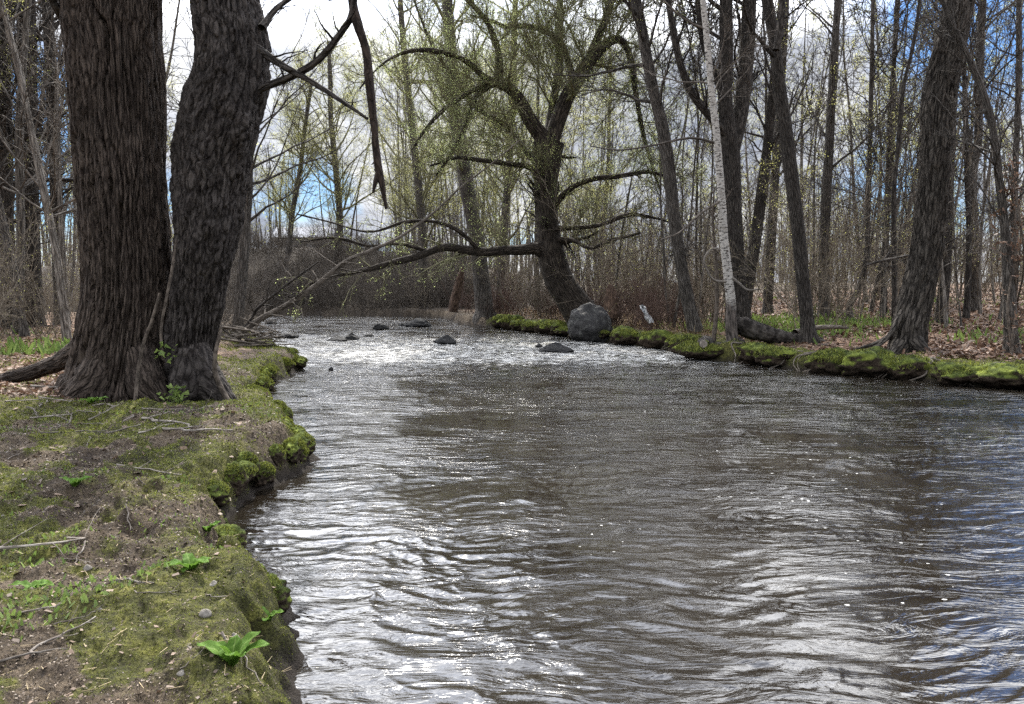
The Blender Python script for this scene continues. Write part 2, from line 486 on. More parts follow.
# birch bark: white with dark dashes
m, t = new_mat('birch_bark'); M['birch'] = m
uv = t.n('ShaderNodeUVMap').outputs[0]; ob = t.n('ShaderNodeTexCoord').outputs['Object']
dash = t.noise(t.mapping(uv, (4, 26, 1)), 1.0, 4, 0.7)
blot = t.noise(ob, 2.2, 4, 0.6)
hz = t.n('ShaderNodeSeparateXYZ', {0: ob}).outputs[2]
c = t.ramp(dash, [(0.42, (0.045, 0.038, 0.034)), (0.49, (0.40, 0.38, 0.35))])
c = t.mix(t.ramp(blot, [(0.60, 0.0), (0.70, 0.75)]), c, (0.14, 0.12, 0.10))
low = t.math('ADD', t.math('MULTIPLY', hz, 0.5), t.math('MULTIPLY', t.noise(ob, 4, 4), 0.4))
rough_c = t.ramp(t.noise(t.mapping(uv, (14, 5, 1)), 1.0, 5), [(0.38, (0.015, 0.012, 0.010)), (0.62, (0.12, 0.1, 0.088))])
c = t.mix(t.ramp(low, [(0.66, 0.0), (0.76, 1.0)]), rough_c, c)
finish(t, c, 0.75, t.noise(t.mapping(uv, (10, 20, 1)), 1.0, 4), 0.4, 0.01)

# stones
def mat_rock(name, c1, c2, rough=0.6, lich=0.0, spec=0.3):
    m, t = new_mat(name)
    ob = t.n('ShaderNodeTexCoord').outputs['Object']
    a = t.noise(ob, 3.0, 8, 0.65); b = t.noise(ob, 24, 5, 0.6)
    c = t.ramp(t.math('MULTIPLY_ADD', b, 0.4, t.math('MULTIPLY', a, 0.6)), [(0.35, c1), (0.65, c2)])
    if lich:
        c = t.mix(t.ramp(t.noise(ob, 7, 6, 0.7), [(0.56, 0.0), (0.64, lich)]), c, (0.30, 0.31, 0.28))
    finish(t, c, rough, t.math('ADD', a, t.math('MULTIPLY', b, 0.3)), 0.8, 0.05, spec)
    return m


M['boulder'] = mat_rock('boulder_stone', (0.012, 0.012, 0.013), (0.045, 0.043, 0.042), 0.7, 0.25)
M['wetrock'] = mat_rock('wet_stone', (0.012, 0.013, 0.015), (0.042, 0.041, 0.04), 0.8, 0.0, 0.12)
M['pebble'] = mat_rock('pebble_stone', (0.09, 0.08, 0.07), (0.26, 0.24, 0.21), 0.9)

# ------------------------------------------------------------------ ground
def polar_rows(r0, r1, ratio_fn):
    r = [r0]
    while r[-1] < r1:
        r.append(r[-1] * (1 + ratio_fn(r[-1])))
    return np.array(r)


ang_f = np.radians(np.arange(-42, 42.01, 0.115)); ang_c = np.radians(np.arange(44, 316.1, 3.0))
ANG = np.concatenate([ang_f, ang_c])
ROWS = np.concatenate([[0.0], polar_rows(0.25, 900, lambda r: 0.06 if r < 1.6 else 0.0055 if r < 9 else 0.0085 if r < 40 else 0.03)])


def polar_grid(rows, angs, closed=True):
    rr, aa = np.meshgrid(rows, angs, indexing='ij')
    x, y = rr * np.sin(aa), rr * np.cos(aa)
    n, k = rr.shape
    i, j = np.meshgrid(np.arange(n - 1), np.arange(k if closed else k - 1), indexing='ij')
    j1 = (j + 1) % k
    Q = np.stack([i * k + j, (i + 1) * k + j, (i + 1) * k + j1, i * k + j1], -1).reshape(-1, 4)
    return x, y, Q[:, ::-1]


gx, gy, gq = polar_grid(ROWS, ANG)
gzv = ground_z(gx, gy)


def moss_mask(x, y):
    d = sdist(x, y); r = rightness(x, y)
    patch = fbm(x * 0.9, y * 0.9, octv=4, seed=41)
    fine = fbm(x * 5, y * 5, octv=3, seed=42)
    left = np.maximum(smooth(1.15, 0.15, d) * (0.75 + 0.5 * patch), smooth(-0.12, 0.38, patch + 0.35 * fine + 0.35 * smooth(5, 3, y)) * 0.9)
    left = left * smooth(28, 16, y)
    right = smooth(2.4, 0.9, d + 0.8 * patch) * smooth(46, 36, y)
    mm = np.where(r > 0, right, left)
    return np.clip(mm + 0.25 * fine * (mm > 0.05), 0, 1)


def litter_mask(x, y):
    d = sdist(x, y); r = rightness(x, y)
    return smooth(40, 36, y - 0.5 * np.maximum(x + 3, 0)) * np.where(r > 0, smooth(1.0, 2.6, d), smooth(9, 12, np.hypot(x, y)) * smooth(0.5, 2.0, d))


cov = np.zeros((gx.size, 4), np.float32)
cov[:, 0] = moss_mask(gx, gy).ravel(); cov[:, 1] = litter_mask(gx, gy).ravel()
cov[:, 2] = (smooth(0.20, 0.02, gzv) * smooth(0.7, 0.05, sdist(gx, gy))).ravel(); cov[:, 2] = np.maximum(cov[:, 2], (0.75 * smooth(36.5, 39.5, gy) * smooth(3, 0, gx) * smooth(70, 50, gy)).ravel()); cov[:, 3] = 1

m, t = new_mat('bank_soil'); M['ground'] = m
ob = t.n('ShaderNodeTexCoord').outputs['Object']
at_ = t.n('ShaderNodeAttribute', attribute_name='cover')
sx = t.n('ShaderNodeSeparateColor', {0: at_.outputs['Color']})
n_a = t.noise(ob, 1.3, 6, 0.6); n_b = t.noise(ob, 14, 6, 0.65); n_c = t.noise(ob, 60, 6, 0.7)
soil = t.ramp(t.math('MULTIPLY_ADD', n_b, 0.5, t.math('MULTIPLY', n_a, 0.5)), [(0.36, (0.03, 0.021, 0.016)), (0.5, (0.085, 0.064, 0.043)), (0.63, (0.165, 0.128, 0.088))])
moss_c = t.ramp(t.math('MULTIPLY_ADD', n_b, 0.6, t.math('MULTIPLY', n_a, 0.4)), [(0.38, (0.028, 0.03, 0.011)), (0.52, (0.08, 0.08, 0.022)), (0.64, (0.18, 0.175, 0.042))])
vor = t.n('ShaderNodeTexVoronoi', {'Vector': ob, 'Scale': 11.0, 'Randomness': 1.0})
lit_c = t.ramp(t.n('ShaderNodeSeparateColor', {0: vor.outputs['Color']}).outputs[0], [(0.0, (0.05, 0.028, 0.018)), (0.5, (0.14, 0.082, 0.052)), (1.0, (0.30, 0.2, 0.14))])
far_c = t.mix(t.ramp(n_a, [(0.4, 0.0), (0.65, 0.5)]), lit_c, (0.13, 0.11, 0.075))
mk = t.math('MULTIPLY', sx.outputs[0], t.ramp(n_b, [(0.30, 0.35), (0.5, 1.0)]))
c = t.mix(t.ramp(t.math('ADD', mk, t.math('MULTIPLY_ADD', n_c, 0.4, -0.2)), [(0.25, 0.0), (0.6, 1.0)]), soil, moss_c)
c = t.mix(t.ramp(n_c, [(0.40, 0.65), (0.52, 0.0)]), c, (0.012, 0.009, 0.007))
c = t.mix(sx.outputs[1], c, far_c)
c = t.mix(sx.outputs[2], c, (0.022, 0.017, 0.013))
hgt = t.math('ADD', t.math('MULTIPLY', n_b, 1.0), t.math('MULTIPLY', n_c, 0.45))
finish(t, c, 0.92, hgt, 1.0, 0.06, 0.2)

gb = MB().quads(np.stack([gx, gy, gzv], -1), gq)
ground = tag(gb.build('ground', M['ground']), kind='structure')
ca = ground.data.color_attributes.new('cover', 'FLOAT_COLOR', 'POINT'); ca.data.foreach_set('color', cov.ravel())

# ------------------------------------------------------------------ water
wang = np.radians(np.arange(-40, 42.01, 0.11))
inv = np.arange(1 / 1.6, 1 / 60.0, -0.00115); wr = 1 / inv
wx, wy, wq = polar_grid(np.concatenate([[0.3, 0.8], wr, [90, 160, 300]]), wang, closed=False)


def waves(x, y):
    rif = np.exp(-((y - 22) / 9.0) ** 2)                       # the shallow riffle between the stones
    wx_ = 0.30 * fbm(x * 0.8, y * 0.8, octv=2, seed=50); wy_ = 0.26 * fbm(x * 0.7, y * 0.7, octv=2, seed=51)
    x, y = x + wx_, y + wy_
    cal = 0.5 + 0.5 * smooth(-.35, .45, fbm(x * .35, y * .5, octv=2, seed=57))
    h = 0.0055 * fbm(x * 1.3, y * 3.2, octv=2, seed=52)
    h = h + 0.0048 * (1 - 2 * np.abs(fbm(x * 2.6, y * 7.5, octv=3, seed=53)))
    h = h + 0.0030 * vnoise(x * 7, y * 22, seed=54)
    h = h * cal + rif * (0.030 * (1 - 2 * np.abs(vnoise(x * 1.6, y * 3.0, seed=55))) + 0.012 * vnoise(x * 5, y * 8, seed=56))
    return h


wz = waves(wx, wy) * smooth(60, 40, wy)
shore = np.clip(sdist(wx, wy), -9, 9)
foam = np.zeros((wx.size, 4), np.float32)
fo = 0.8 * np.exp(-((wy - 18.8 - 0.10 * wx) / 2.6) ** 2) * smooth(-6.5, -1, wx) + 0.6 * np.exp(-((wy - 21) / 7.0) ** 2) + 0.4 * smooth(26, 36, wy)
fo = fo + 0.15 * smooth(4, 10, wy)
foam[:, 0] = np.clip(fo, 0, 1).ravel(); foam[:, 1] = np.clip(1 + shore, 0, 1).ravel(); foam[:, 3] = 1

m, t = new_mat('stream_water'); M['water'] = m
ob = t.n('ShaderNodeTexCoord').outputs['Object']
fa = t.n('ShaderNodeSeparateColor', {0: t.n('ShaderNodeAttribute', attribute_name='foam').outputs['Color']})
warp = t.vmath('ADD', ob, t.n('ShaderNodeVectorMath', {0: t.noise(ob, 0.8, 2, out=1), 3: 0.5}, operation='SCALE').outputs[0])
b1 = t.noise(t.mapping(warp, (2.8, 9.0, 1)), 1.0, 4, 0.55, 1.1)
b2 = t.noise(t.mapping(warp, (6, 30, 1)), 1.0, 3, 0.55, 0.4)
calm = t.ramp(t.noise(t.mapping(ob, (0.5, 0.9, 1)), 1.0, 3), [(0.36, 0.25), (0.62, 1.0)])
hw = t.math('MULTIPLY', t.math('ADD', t.math('MULTIPLY', b1, 1.0), t.math('MULTIPLY', b2, 0.22)), calm)
bumpn = t.n('ShaderNodeBump', {'Height': hw, 'Strength': 1.0, 'Distance': t.math('MULTIPLY_ADD', fa.outputs[0], 0.048, 0.018)}).outputs[0]
murk = t.ramp(t.noise(t.mapping(ob, (0.7, 1.2, 1)), 1.0, 3), [(0.35, (0.009, 0.007, 0.005)), (0.65, (0.019, 0.016, 0.012))])
pw = t.n('ShaderNodeBsdfPrincipled', {'Base Color': murk, 'Roughness': 0.06, 'IOR': 1.46, 'Specular IOR Level': 0.5, 'Normal': bumpn})
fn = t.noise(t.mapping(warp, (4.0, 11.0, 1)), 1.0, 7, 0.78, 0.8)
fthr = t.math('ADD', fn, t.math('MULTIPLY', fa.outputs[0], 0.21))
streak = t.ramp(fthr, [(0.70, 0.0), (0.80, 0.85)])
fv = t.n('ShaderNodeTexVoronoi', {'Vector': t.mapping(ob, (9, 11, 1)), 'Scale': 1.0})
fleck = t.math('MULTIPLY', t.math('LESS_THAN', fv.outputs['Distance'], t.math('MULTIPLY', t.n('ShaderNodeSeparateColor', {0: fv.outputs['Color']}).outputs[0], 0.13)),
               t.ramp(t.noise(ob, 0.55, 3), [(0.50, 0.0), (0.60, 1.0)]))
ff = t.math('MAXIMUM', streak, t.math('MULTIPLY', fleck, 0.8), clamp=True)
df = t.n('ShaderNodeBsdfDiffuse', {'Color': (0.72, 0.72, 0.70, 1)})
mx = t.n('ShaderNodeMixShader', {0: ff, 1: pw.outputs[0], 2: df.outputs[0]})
t.link(mx.outputs[0], t.n('ShaderNodeOutputMaterial').inputs[0])
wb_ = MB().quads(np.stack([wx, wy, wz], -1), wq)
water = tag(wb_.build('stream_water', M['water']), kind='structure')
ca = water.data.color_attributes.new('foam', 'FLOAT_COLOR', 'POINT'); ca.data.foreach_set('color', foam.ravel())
# the reaches beside and behind the viewer
bx, by, bq = polar_grid(np.concatenate([polar_rows(0.3, 300, lambda r: 0.12)]), np.radians(np.arange(42, 320.1, 2.0)), closed=False)
tag(MB().quads(np.stack([bx, by, 0 * bx - 0.004], -1), bq).build('side_water', M['water']), kind='structure')

# ------------------------------------------------------------------ trees surveyed one by one
EMB = 0.35


def px_path(pix, Y, yslope=0.0):
    """pixel outline rows (x, y, width) at depth Y -> world points with radius"""
    out = []
    for k, q in enumerate(pix):
        yy = Y + (q[3] if len(q) > 3 else 0.0)
        p = at(q[0], q[1], yy)
        out.append([*p, q[2] / 2 * (yy / F) / math.hypot(1, (q[0] - CX) / F)])
    return out


def extend(path, top, rng, rtop):
    p = np.array(path); last = p[-1]
    d = p[-1, :3] - p[-2, :3]; d /= np.linalg.norm(d)
    n = max(2, int((top - last[2]) / 2.2)); pts = []
    pos, r = last[:3].copy(), last[3]
    for k in range(1, n + 1):
        d = d * 0.9 + np.array([0, 0, 0.12]) + rng.normal(size=3) * 0.06; d /= np.linalg.norm(d)
        pos = pos + d * (top - last[2]) / n
        pts.append([*pos, last[3] + (rtop - last[3]) * (k / n) ** 0.8])
    return np.vstack([p, pts])


def ridge_bump(amp, fu, fv, seed):
    def f(th, ln, rr, dirs):
        R0 = rr
        x, y = np.cos(th) * R0, np.sin(th) * R0
        wv = 0.05 * vnoise(x * 3, y * 3, ln * 1.2, seed + 9)
        r = 1 - np.abs(fbm((x + wv) * fu, (y + wv) * fu, ln * fv, 3, seed))
        return amp * (r - 0.6) + amp * 0.8 * vnoise(x * 2.5, y * 2.5, ln * 0.7, seed + 5)
    return f


def flare_path(path, flare=1.5, emb=EMB):
    p = np.array(path, float)
    b = p[0].copy(); b[2] -= emb; b[3] *= flare
    d = p[1, :3] - p[0, :3]
    b[:2] -= d[:2] / (np.linalg.norm(d) + 1e-9) * emb * 0.5
    q = p[0].copy(); q[3] *= 1 + (flare - 1) * 0.55
    up1 = p[0] + (p[1] - p[0]) * min(0.5, 0.45 / (np.linalg.norm(d) + 1e-9)); 
    return np.vstack([b, q, up1, p[1:]])


def crown(mb, rng, P, R, n=(26, 240, 1500), t0=0.25, Lr=(0.28, 0.42, 0.45), ang=0.85, up=0.06, rmin=0.007, lab=None, wig=0.16, m=0, r1=0.4):
    a = grow(rng, P, R, n[0], t0, 0.98, ang, 0.25, Lr[0], r1, 9, wig * 0.8, up, 0.012, lab=lab)
    b = grow(rng, *a, n[1], 0.15, 1.0, 0.8, 0.3, Lr[1], 0.5, 6, wig, up * 0.7, rmin * 1.3)
    c = grow(rng, *b, n[2], 0.1, 1.0, 0.75, 0.3, Lr[2], 0.55, 4, wig, up * 0.4, rmin)
    mb.tubes(*a, 6, m); mb.tubes(*b, 4, m); mb.tubes(*c, 3, m)
    return a, b, c


def hero(name, label, pix, base=None, Y=None, top=14, bark='maple', S=28, K=110, ridge=(0.012, 14, 2.0), flare=1.5, n=(32, 360, 2600), t0=0.3, Lr=(0.26, 0.42, 0.48),
         buds=0, bud_mat='palebud', seed=1, rtop=0.04, group=None, twig='twig', ang=0.85, up=0.06, bump=None, extra=None, cat='tree'):
    rng = np.random.default_rng(seed)
    if pix[0][0] > 742 and n[2] == 2600:
        n = (15, 100, 460)                                 # open, poorly twigged crowns toward the right
    if Y is None:
        Y = ground_hit(*(base or pix[0][:2]))[1]
    path = np.array(px_path(pix, Y))
    g = gz(path[0, 0], path[0, 1])
    if path[0, 2] > g:                                    # base hidden behind something nearer: carry the stem down to the soil
        d = path[1, :3] - path[0, :3]; k = (path[0, 2] - g) / max(d[2], 1e-3)
        if path[0, 2] - g > 0.15:
            path = np.vstack([[*(path[0, :3] - d * k), path[0, 3] * 1.1], path])
    path[0, 2] = g
    o = path[0, :3].copy()
    full = extend(path, top, rng, rtop) if top else path
    sp_ = spline(flare_path(full, flare), K)
    e = thing(name, o, label, cat, group)
    tb = MB().tubes(sp_[:, :3], sp_[:, 3], S, 0, bump or ridge_bump(*ridge, seed))
    tb.build('trunk', M[bark], e, o)
    cb = MB()
    P, Rr = sp_[None, :, :3], sp_[None, :, 3]
    if extra:
        for pts in extra:
            q = spline(pts, 26)
            cb.tubes(q[:, :3], q[:, 3], 10, 0)
            P2, R2 = q[None, ::2, :3], q[None, ::2, 3]
            crown(cb, rng, P2, R2, (12, 110, 650), 0.1, Lr, ang, up)
    a, b, c = crown(cb, rng, P, Rr, n, t0, Lr, ang, up)
    if buds:
        leaf_quads(cb, rng, c[0], buds * 4, 0.022 if Y < 35 else 0.034, 1, .10)
    cb.build('crown', [M['yellow_twig'] if buds > 2000 else M[bark if bark not in ('birch',) else 'twig'], M[bud_mat]], e, o)
    return e, sp_, Y


# --- the two great trunks on the near left bank
def furrow_bump(th, ln, rr, dirs):
    x, y = np.cos(th), np.sin(th)
    R0 = 0.62
    wv = 0.30 * fbm(x * 1.5, y * 1.5, ln * 0.9, 3, 71)
    s_ = (th * R0 / 0.105) * 1.0
    # interlacing ridges: two slanted families of furrows, broken along their length
    r1 = np.abs(np.sin((th * 17 + 3.6 * fbm(x * 2.2, y * 2.2, ln * 0.8, 3, 72) + 0.5 * ln) * 1.0))
    r2 = np.abs(np.sin((th * 17 - 3.2 * fbm(x * 2.2, y * 2.2, ln * 0.75, 3, 73) - 0.7 * ln) * 1.0))
    brk = vnoise(x * 7, y * 7, ln * 1.1, 74)
    h = smooth(0.0, 0.55, np.minimum(r1, 0.22 + r2 + 0.35 * smooth(0, .4, brk)))
    plate = fbm(x * 16, y * 16, ln * 2.6, 3, 75)
    return 0.11 * (h - 0.85) * (0.75 + 0.5 * vnoise(x * 3, y * 3, ln * 1.5, 78)) + 0.018 * plate + 0.05 * fbm(x * 1.6, y * 1.6, ln * 0.5, 2, 76)


def scale_bump(th, ln, rr, dirs):
    x, y = np.cos(th) * 0.6, np.sin(th) * 0.6
    jx = 0.06 * vnoise(x * 8, y * 8, ln * 6, 81); jl = 0.06 * vnoise(x * 7, y * 7, ln * 5, 82)
    f1, ed, cid = voronoi((x + jx) * 10, (y + jx) * 10, (ln + jl) * 2.8, 83)
    f1b, edb, cidb = voronoi((x + jx) * 22, (y + jx) * 22, (ln + jl) * 8, 88)
    h = smooth(0.0, 0.11, ed) * (0.45 + 0.7 * cid) + 0.35 * smooth(0.0, 0.2, edb) * cidb
    lump = fbm(x * 2.2, y * 2.2, ln * 1.4, 3, 84)
    low = smooth(1.9, 0.9, ln)
    fur = np.abs(np.sin(th * 13 + 2.6 * fbm(x * 4, y * 4, ln * 1.2, 3, 85))) ** 0.6
    return (0.034 * (h - 0.7)) * (1 - low) + low * 0.10 * (fur - 0.8) + 0.055 * lump + 0.005 * fbm(x * 40, y * 40, ln * 30, 2, 86)


YA = ground_hit(118, 402)[1] + 0.55
eA, spA, _ = hero('willow_tree', 'huge deeply furrowed grey trunk at the left, roots spreading over the bank',
                  [(116, 400, 112), (117, 370, 102), (122, 330, 94), (126, 285, 91), (123, 200, 92), (120, 120, 90), (117, 60, 92), (113, 0, 96)], Y=YA, top=17, bark='furrow',
                  S=300, K=760, bump=furrow_bump, flare=1.15, t0=0.45, Lr=(0.3, 0.4, 0.4), n=(16, 200, 1600), seed=3, rtop=0.10)
YB = ground_hit(195, 400)[1] + 0.35
eB, spB, _ = hero('leaning_willow', 'dark scaly-barked trunk bulging right, joined at its foot to the furrowed trunk',
                  [(194, 402, 54), (194, 345, 52), (199, 290, 60), (206, 240, 66), (211, 195, 71), (217, 150, 77), (223, 112, 79), (229, 80, 76), (231, 50, 71), (227, 15, 66), (222, -15, 64)], Y=YB, top=16, bark='scaly',
                  S=280, K=700, bump=scale_bump, flare=1.1, t0=0.5, Lr=(0.3, 0.4, 0.4), n=(14, 180, 1500), seed=4, rtop=0.09)
rng = np.random.default_rng(77)


def part_tube(parent, name, pts, mat, S=12, K=40, bump=None, label=None):
    q = spline(pts, K)
    o = MB().tubes(q[:, :3], q[:, 3], S, 0, bump).build(name, mat, parent, parent.location)
    if label:
        o['label'] = label
    return o


def limb(parent, name, pix, Y, mat, S=12, K=44, twigs=0, seed=1, label=None, rg=0.006, lab=0.5, n2=3):
    """a limb traced over pixel rows (x, y, width, depth offset) with twigs of its own"""
    rg_ = np.random.default_rng(seed)
    q = spline(px_path(pix, Y), K)
    mb = MB().tubes(q[:, :3], q[:, 3], S, 0, ridge_bump(rg, 20, 4, seed))
    if twigs:
        a = grow(rg_, q[None, :, :3], q[None, :, 3], twigs, 0.1, 1.0, 0.8, 0.3, 0.2, 0.45, 7, 0.2, 0.02, 0.004, lab=lab)
        b = grow(rg_, *a, twigs * n2, 0.2, 1.0, 0.7, 0.3, 0.5, 0.5, 5, 0.2, 0.02, 0.003)
        mb.tubes(*a, 5); mb.tubes(*b, 3)
    o = mb.build(name, mat, parent, parent.location)
    if label:
        o['label'] = label
    return o


YBl = YB - 0.1
limb(eB, 'limb', [(256, 92, 10), (262, 88, 9), (292, 76, 8, -.1), (318, 60, 7.5, -.2), (343, 30, 7, -.3), (352, 12, 7, -.35), (356, -30, 7, -.4), (352, -90, 7, -.5)], YBl, M['dark'], twigs=10, seed=5)
limb(eB, 'limb', [(256, 48, 9), (268, 56, 8), (285, 67, 7, -.1), (312, 82, 6, -.2), (340, 100, 4.5, -.3), (368, 119, 2.5, -.4)], YBl, M['dark'], twigs=8, seed=6)
limb(eB, 'hanging_branch', [(344, -70, 7, -.33), (349, -25, 7, -.33), (353, 5, 7.5, -.33), (358, 25, 8, -.35), (366, 50, 6.5, -.36), (369, 78, 7.5, -.36), (373, 115, 7, -.38), (376, 150, 6.5, -.38), (379, 172, 7, -.38), (383, 190, 4.5, -.38), (386, 209, 2, -.38)], YBl, M['deadbranch'], twigs=5, lab=.22, seed=7, label='broken dead branch hanging straight down', rg=0.012)
limb(eB, 'hanging_branch', [(379, 170, 7, -.38), (376, 180, 6, -.40), (373, 193, 2.5, -.42)], YBl, M['deadbranch'], seed=8, K=16, label='short broken fork at the tip of the hanging branch')
limb(eB, 'limb', [(262, 28, 9), (275, 10, 6, .2), (300, -8, 5, .4), (330, -20, 4, .5)], YBl, M['dark'], twigs=14, seed=9)
limb(eA, 'limb', [(70, 30, 10), (55, 5, 9, -.3), (40, -30, 9, -.5), (10, -80, 8, -.8)], YA, M['dark'], twigs=8, seed=15)
limb(eA, 'root_strand', [(160, 293, 3, -.72), (152, 320, 3, -.72), (143, 345, 3.5, -.74), (138, 375, 4.2, -.80), (135, 404, 4.2, -.88), (133, 415, 4, -.92)], YA, M['vine'], seed=16, rg=0.003, label='grey vine stem clinging to the bark')
limb(eA, 'root_strand', [(176, 240, 2, -.6), (172, 270, 3, -.66), (166, 300, 3, -.7), (161, 330, 3.5, -.7), (163, 360, 3, -.7)], YA, M['vine'], seed=17, rg=0.003)
limb(eB, 'root_strand', [(222, 330, 3, -.3), (216, 350, 4, -.36), (215, 372, 5, -.36), (222, 390, 6, -.36), (230, 404, 6, -.4)], YB, M['vine'], seed=18, rg=0.004)
for k, pix in enumerate([[(112, 345, 30, .0), (100, 366, 36, -.1), (84, 380, 24, -.1), (66, 391, 14, 0), (48, 400, 7, .1)],
                         [(112, 310, 30, .1), (95, 335, 34, .1), (74, 354, 24, .1), (44, 368, 17, .3), (10, 378, 16, .4), (-25, 385, 9, .5)],
                         [(108, 350, 30, -.3), (96, 380, 46, -.42), (80, 394, 34, -.5), (64, 404, 20, -.55), (45, 412, 8, -.6)],
                         [(138, 350, 30, -.3), (148, 385, 42, -.42), (158, 400, 30, -.5), (166, 411, 14, -.55)]]):
    limb(eA, 'root', pix, YA, M['furrow'], S=40, K=60, seed=20 + k, rg=0.03)
for k, pix in enumerate([[(196, 345, 26, -.15), (204, 378, 40, -.2), (217, 394, 32, -.25), (232, 406, 16, -.3)], [(192, 350, 26, -.2), (188, 384, 38, -.3), (180, 400, 26, -.4), (176, 411, 10, -.45)]]):
    limb(eB, 'root', pix, YB, M['scaly'], S=40, K=50, seed=30 + k, rg=0.03)
# leafy shoots of the climbing vine at the trunk's foot
mb = MB(); rl = np.random.default_rng(5)
for (px, py, n_) in ((167, 350, 20), (178, 392, 30), (172, 398, 20)):
    c0 = at(px, py, YA - 0.75)
    p = c0 + rl.normal(size=(n_, 3)) * 0.06
    d = rl.normal(size=(n_, 3)); d[:, 1] -= 0.6; d /= np.linalg.norm(d, axis=1, keepdims=True)
    s_ = np.cross(d, rl.normal(size=(n_, 3))); s_ /= np.linalg.norm(s_, axis=1, keepdims=True)
    mb.blades(p, d, s_, rl.uniform(.04, .09, n_), rl.uniform(.015, .03, n_), 0, 0.3)
mb.build('vine_leaves', M['herb'], eA, eA.location)

# --- the great many-limbed willow beyond the boulder
YW = 25.5
rW = np.random.default_rng(8)
eW, spW, _ = hero('crack_willow', 'old spreading willow in yellow-green bud leaning left beyond the big boulder',
                  [(580, 312, 34), (572, 300, 30), (559, 280, 27), (552, 258, 26), (549, 236, 22), (547, 215, 21), (545, 190, 22), (546, 165, 26), (549, 142, 30)], Y=YW, top=None, bark='willow', S=40, K=120,
                  ridge=(0.04, 10, 2.0), flare=1.5, n=(14, 120, 700), t0=0.5, seed=8, buds=300, bud_mat='bud')
wil = [  # rows: x, y, width, depth offset
    [(553, 262, 22), (545, 253, 20), (535, 248, 17, -.2), (520, 250, 14, -.5), (506, 250, 13, -.7), (486, 252, 12, -1), (465, 250, 11.5, -1.3), (450, 247, 11, -1.5), (436, 249, 10, -1.7), (419, 256, 9.5, -2), (399, 261, 8.5, -2.2), (373, 268, 7, -2.5), (345, 274, 5.5, -2.8), (318, 281, 4, -3), (296, 290, 2, -3.2)],
    [(549, 146, 24), (532, 123, 19, -.2), (520, 100, 16, -.3), (509, 88, 15, -.4), (499, 81, 14, -.5), (499, 57, 9, -.6), (494, 38, 8, -.7), (486, 20, 7, -.8), (468, 0, 6, -1), (445, -30, 5, -1.3), (420, -80, 3, -1.5)],
    [(502, 83, 10, -.5), (486, 78, 9, -.6), (469, 63, 8, -.9), (455, 56, 7, -1.2), (440, 52, 6.5, -1.5), (420, 50, 5.5, -1.8), (400, 54, 4, -2), (380, 66, 3, -2.4), (360, 88, 2, -2.6)],
    [(502, 84, 9, -.5), (488, 84, 8, -.5), (473, 90, 7, -.7), (453, 103, 6, -1), (440, 113, 5, -1.3), (425, 130, 4, -1.6), (412, 150, 3, -1.8)],
    [(494, 84, 8, -.5), (481, 92, 7, -.5), (473, 103, 6, -.6), (463, 130, 5, -.7), (450, 155, 4, -.9), (436, 175, 2.5, -1.1)],
    [(550, 146, 22), (566, 100, 19, .2), (586, 66, 17, .4), (600, 50, 14, .5), (612, 40, 12, .6), (624, 42, 9, .7), (632, 66, 8, .7), (636, 95, 7, .7), (643, 133, 6, .7), (652, 165, 4, .6), (660, 190, 2.5, .5)],
    [(586, 66, 13, .4), (597, 40, 11, .5), (607, 15, 10, .6), (617, -20, 9, .7), (630, -70, 8, .9), (640, -160, 6, 1.2), (650, -240, 3, 1.6)],
    [(549, 142, 14), (552, 110, 11, .6), (559, 70, 10, .9), (560, 40, 9, 1), (560, 0, 8, 1.1), (556, -60, 7, 1.2), (548, -140, 5, 1.3), (545, -210, 3, 1.3)],
    [(575, 84, 9, .3), (562, 45, 8, .2), (542, 30, 7, .1), (522, 26, 6, 0), (506, 27, 5, -.1), (490, 20, 4, -.2), (470, 15, 3, -.4)],
    [(547, 196, 12), (535, 170, 9, -.4), (510, 164, 7, -.8), (480, 160, 5.5, -1.3), (455, 158, 4.5, -1.7), (430, 166, 3, -2)],
    [(548, 215, 10), (566, 192, 8, -.5), (590, 180, 7, -1), (620, 176, 6, -1.4), (650, 172, 5, -1.8), (675, 180, 3, -2)],
    [(549, 228, 9), (570, 228, 7, -.6), (600, 225, 6, -1), (628, 215, 5, -1.4), (655, 218, 3.5, -1.7), (680, 226, 2, -2)],
    [(551, 240, 8), (572, 240, 6.5, -.6), (590, 248, 5, -1.2), (612, 240, 4, -1.6), (640, 233, 3, -2)],
    [(480, 251, 7, -1.2), (460, 232, 6, -1.6), (436, 222, 5, -2), (405, 222, 4, -2.4), (370, 232, 3, -2.8), (330, 222, 2.2, -3), (296, 214, 1.5, -3.2)],
    [(430, 252, 6, -1.8), (400, 244, 5, -2.2), (370, 246, 4, -2.5), (335, 238, 3, -2.8), (300, 242, 2, -3)],
    [(545, 175, 10), (525, 150, 8, .5), (505, 125, 7, .8), (480, 110, 6, 1), (455, 80, 5, 1.2), (430, 40, 4, 1.4), (410, -10, 3, 1.6)],
]
wb2 = MB(); WP, WR = [], []
for pix in wil:
    q = spline(px_path([(r[0], r[1], r[2] * .78, *r[3:]) for r in pix], YW), 36)
    wb2.tubes(q[:, :3], q[:, 3], 12, 0, ridge_bump(0.02, 12, 3, 9))
    WP.append(q[::2, :3]); WR.append(q[::2, 3])
WP, WR = np.array(WP), np.array(WR)
wb2.build('limb', M['willow'], eW, eW.location)
wt = MB()
lowl = [0, 13, 14]; hil = [k for k in range(len(wil)) if k not in lowl]
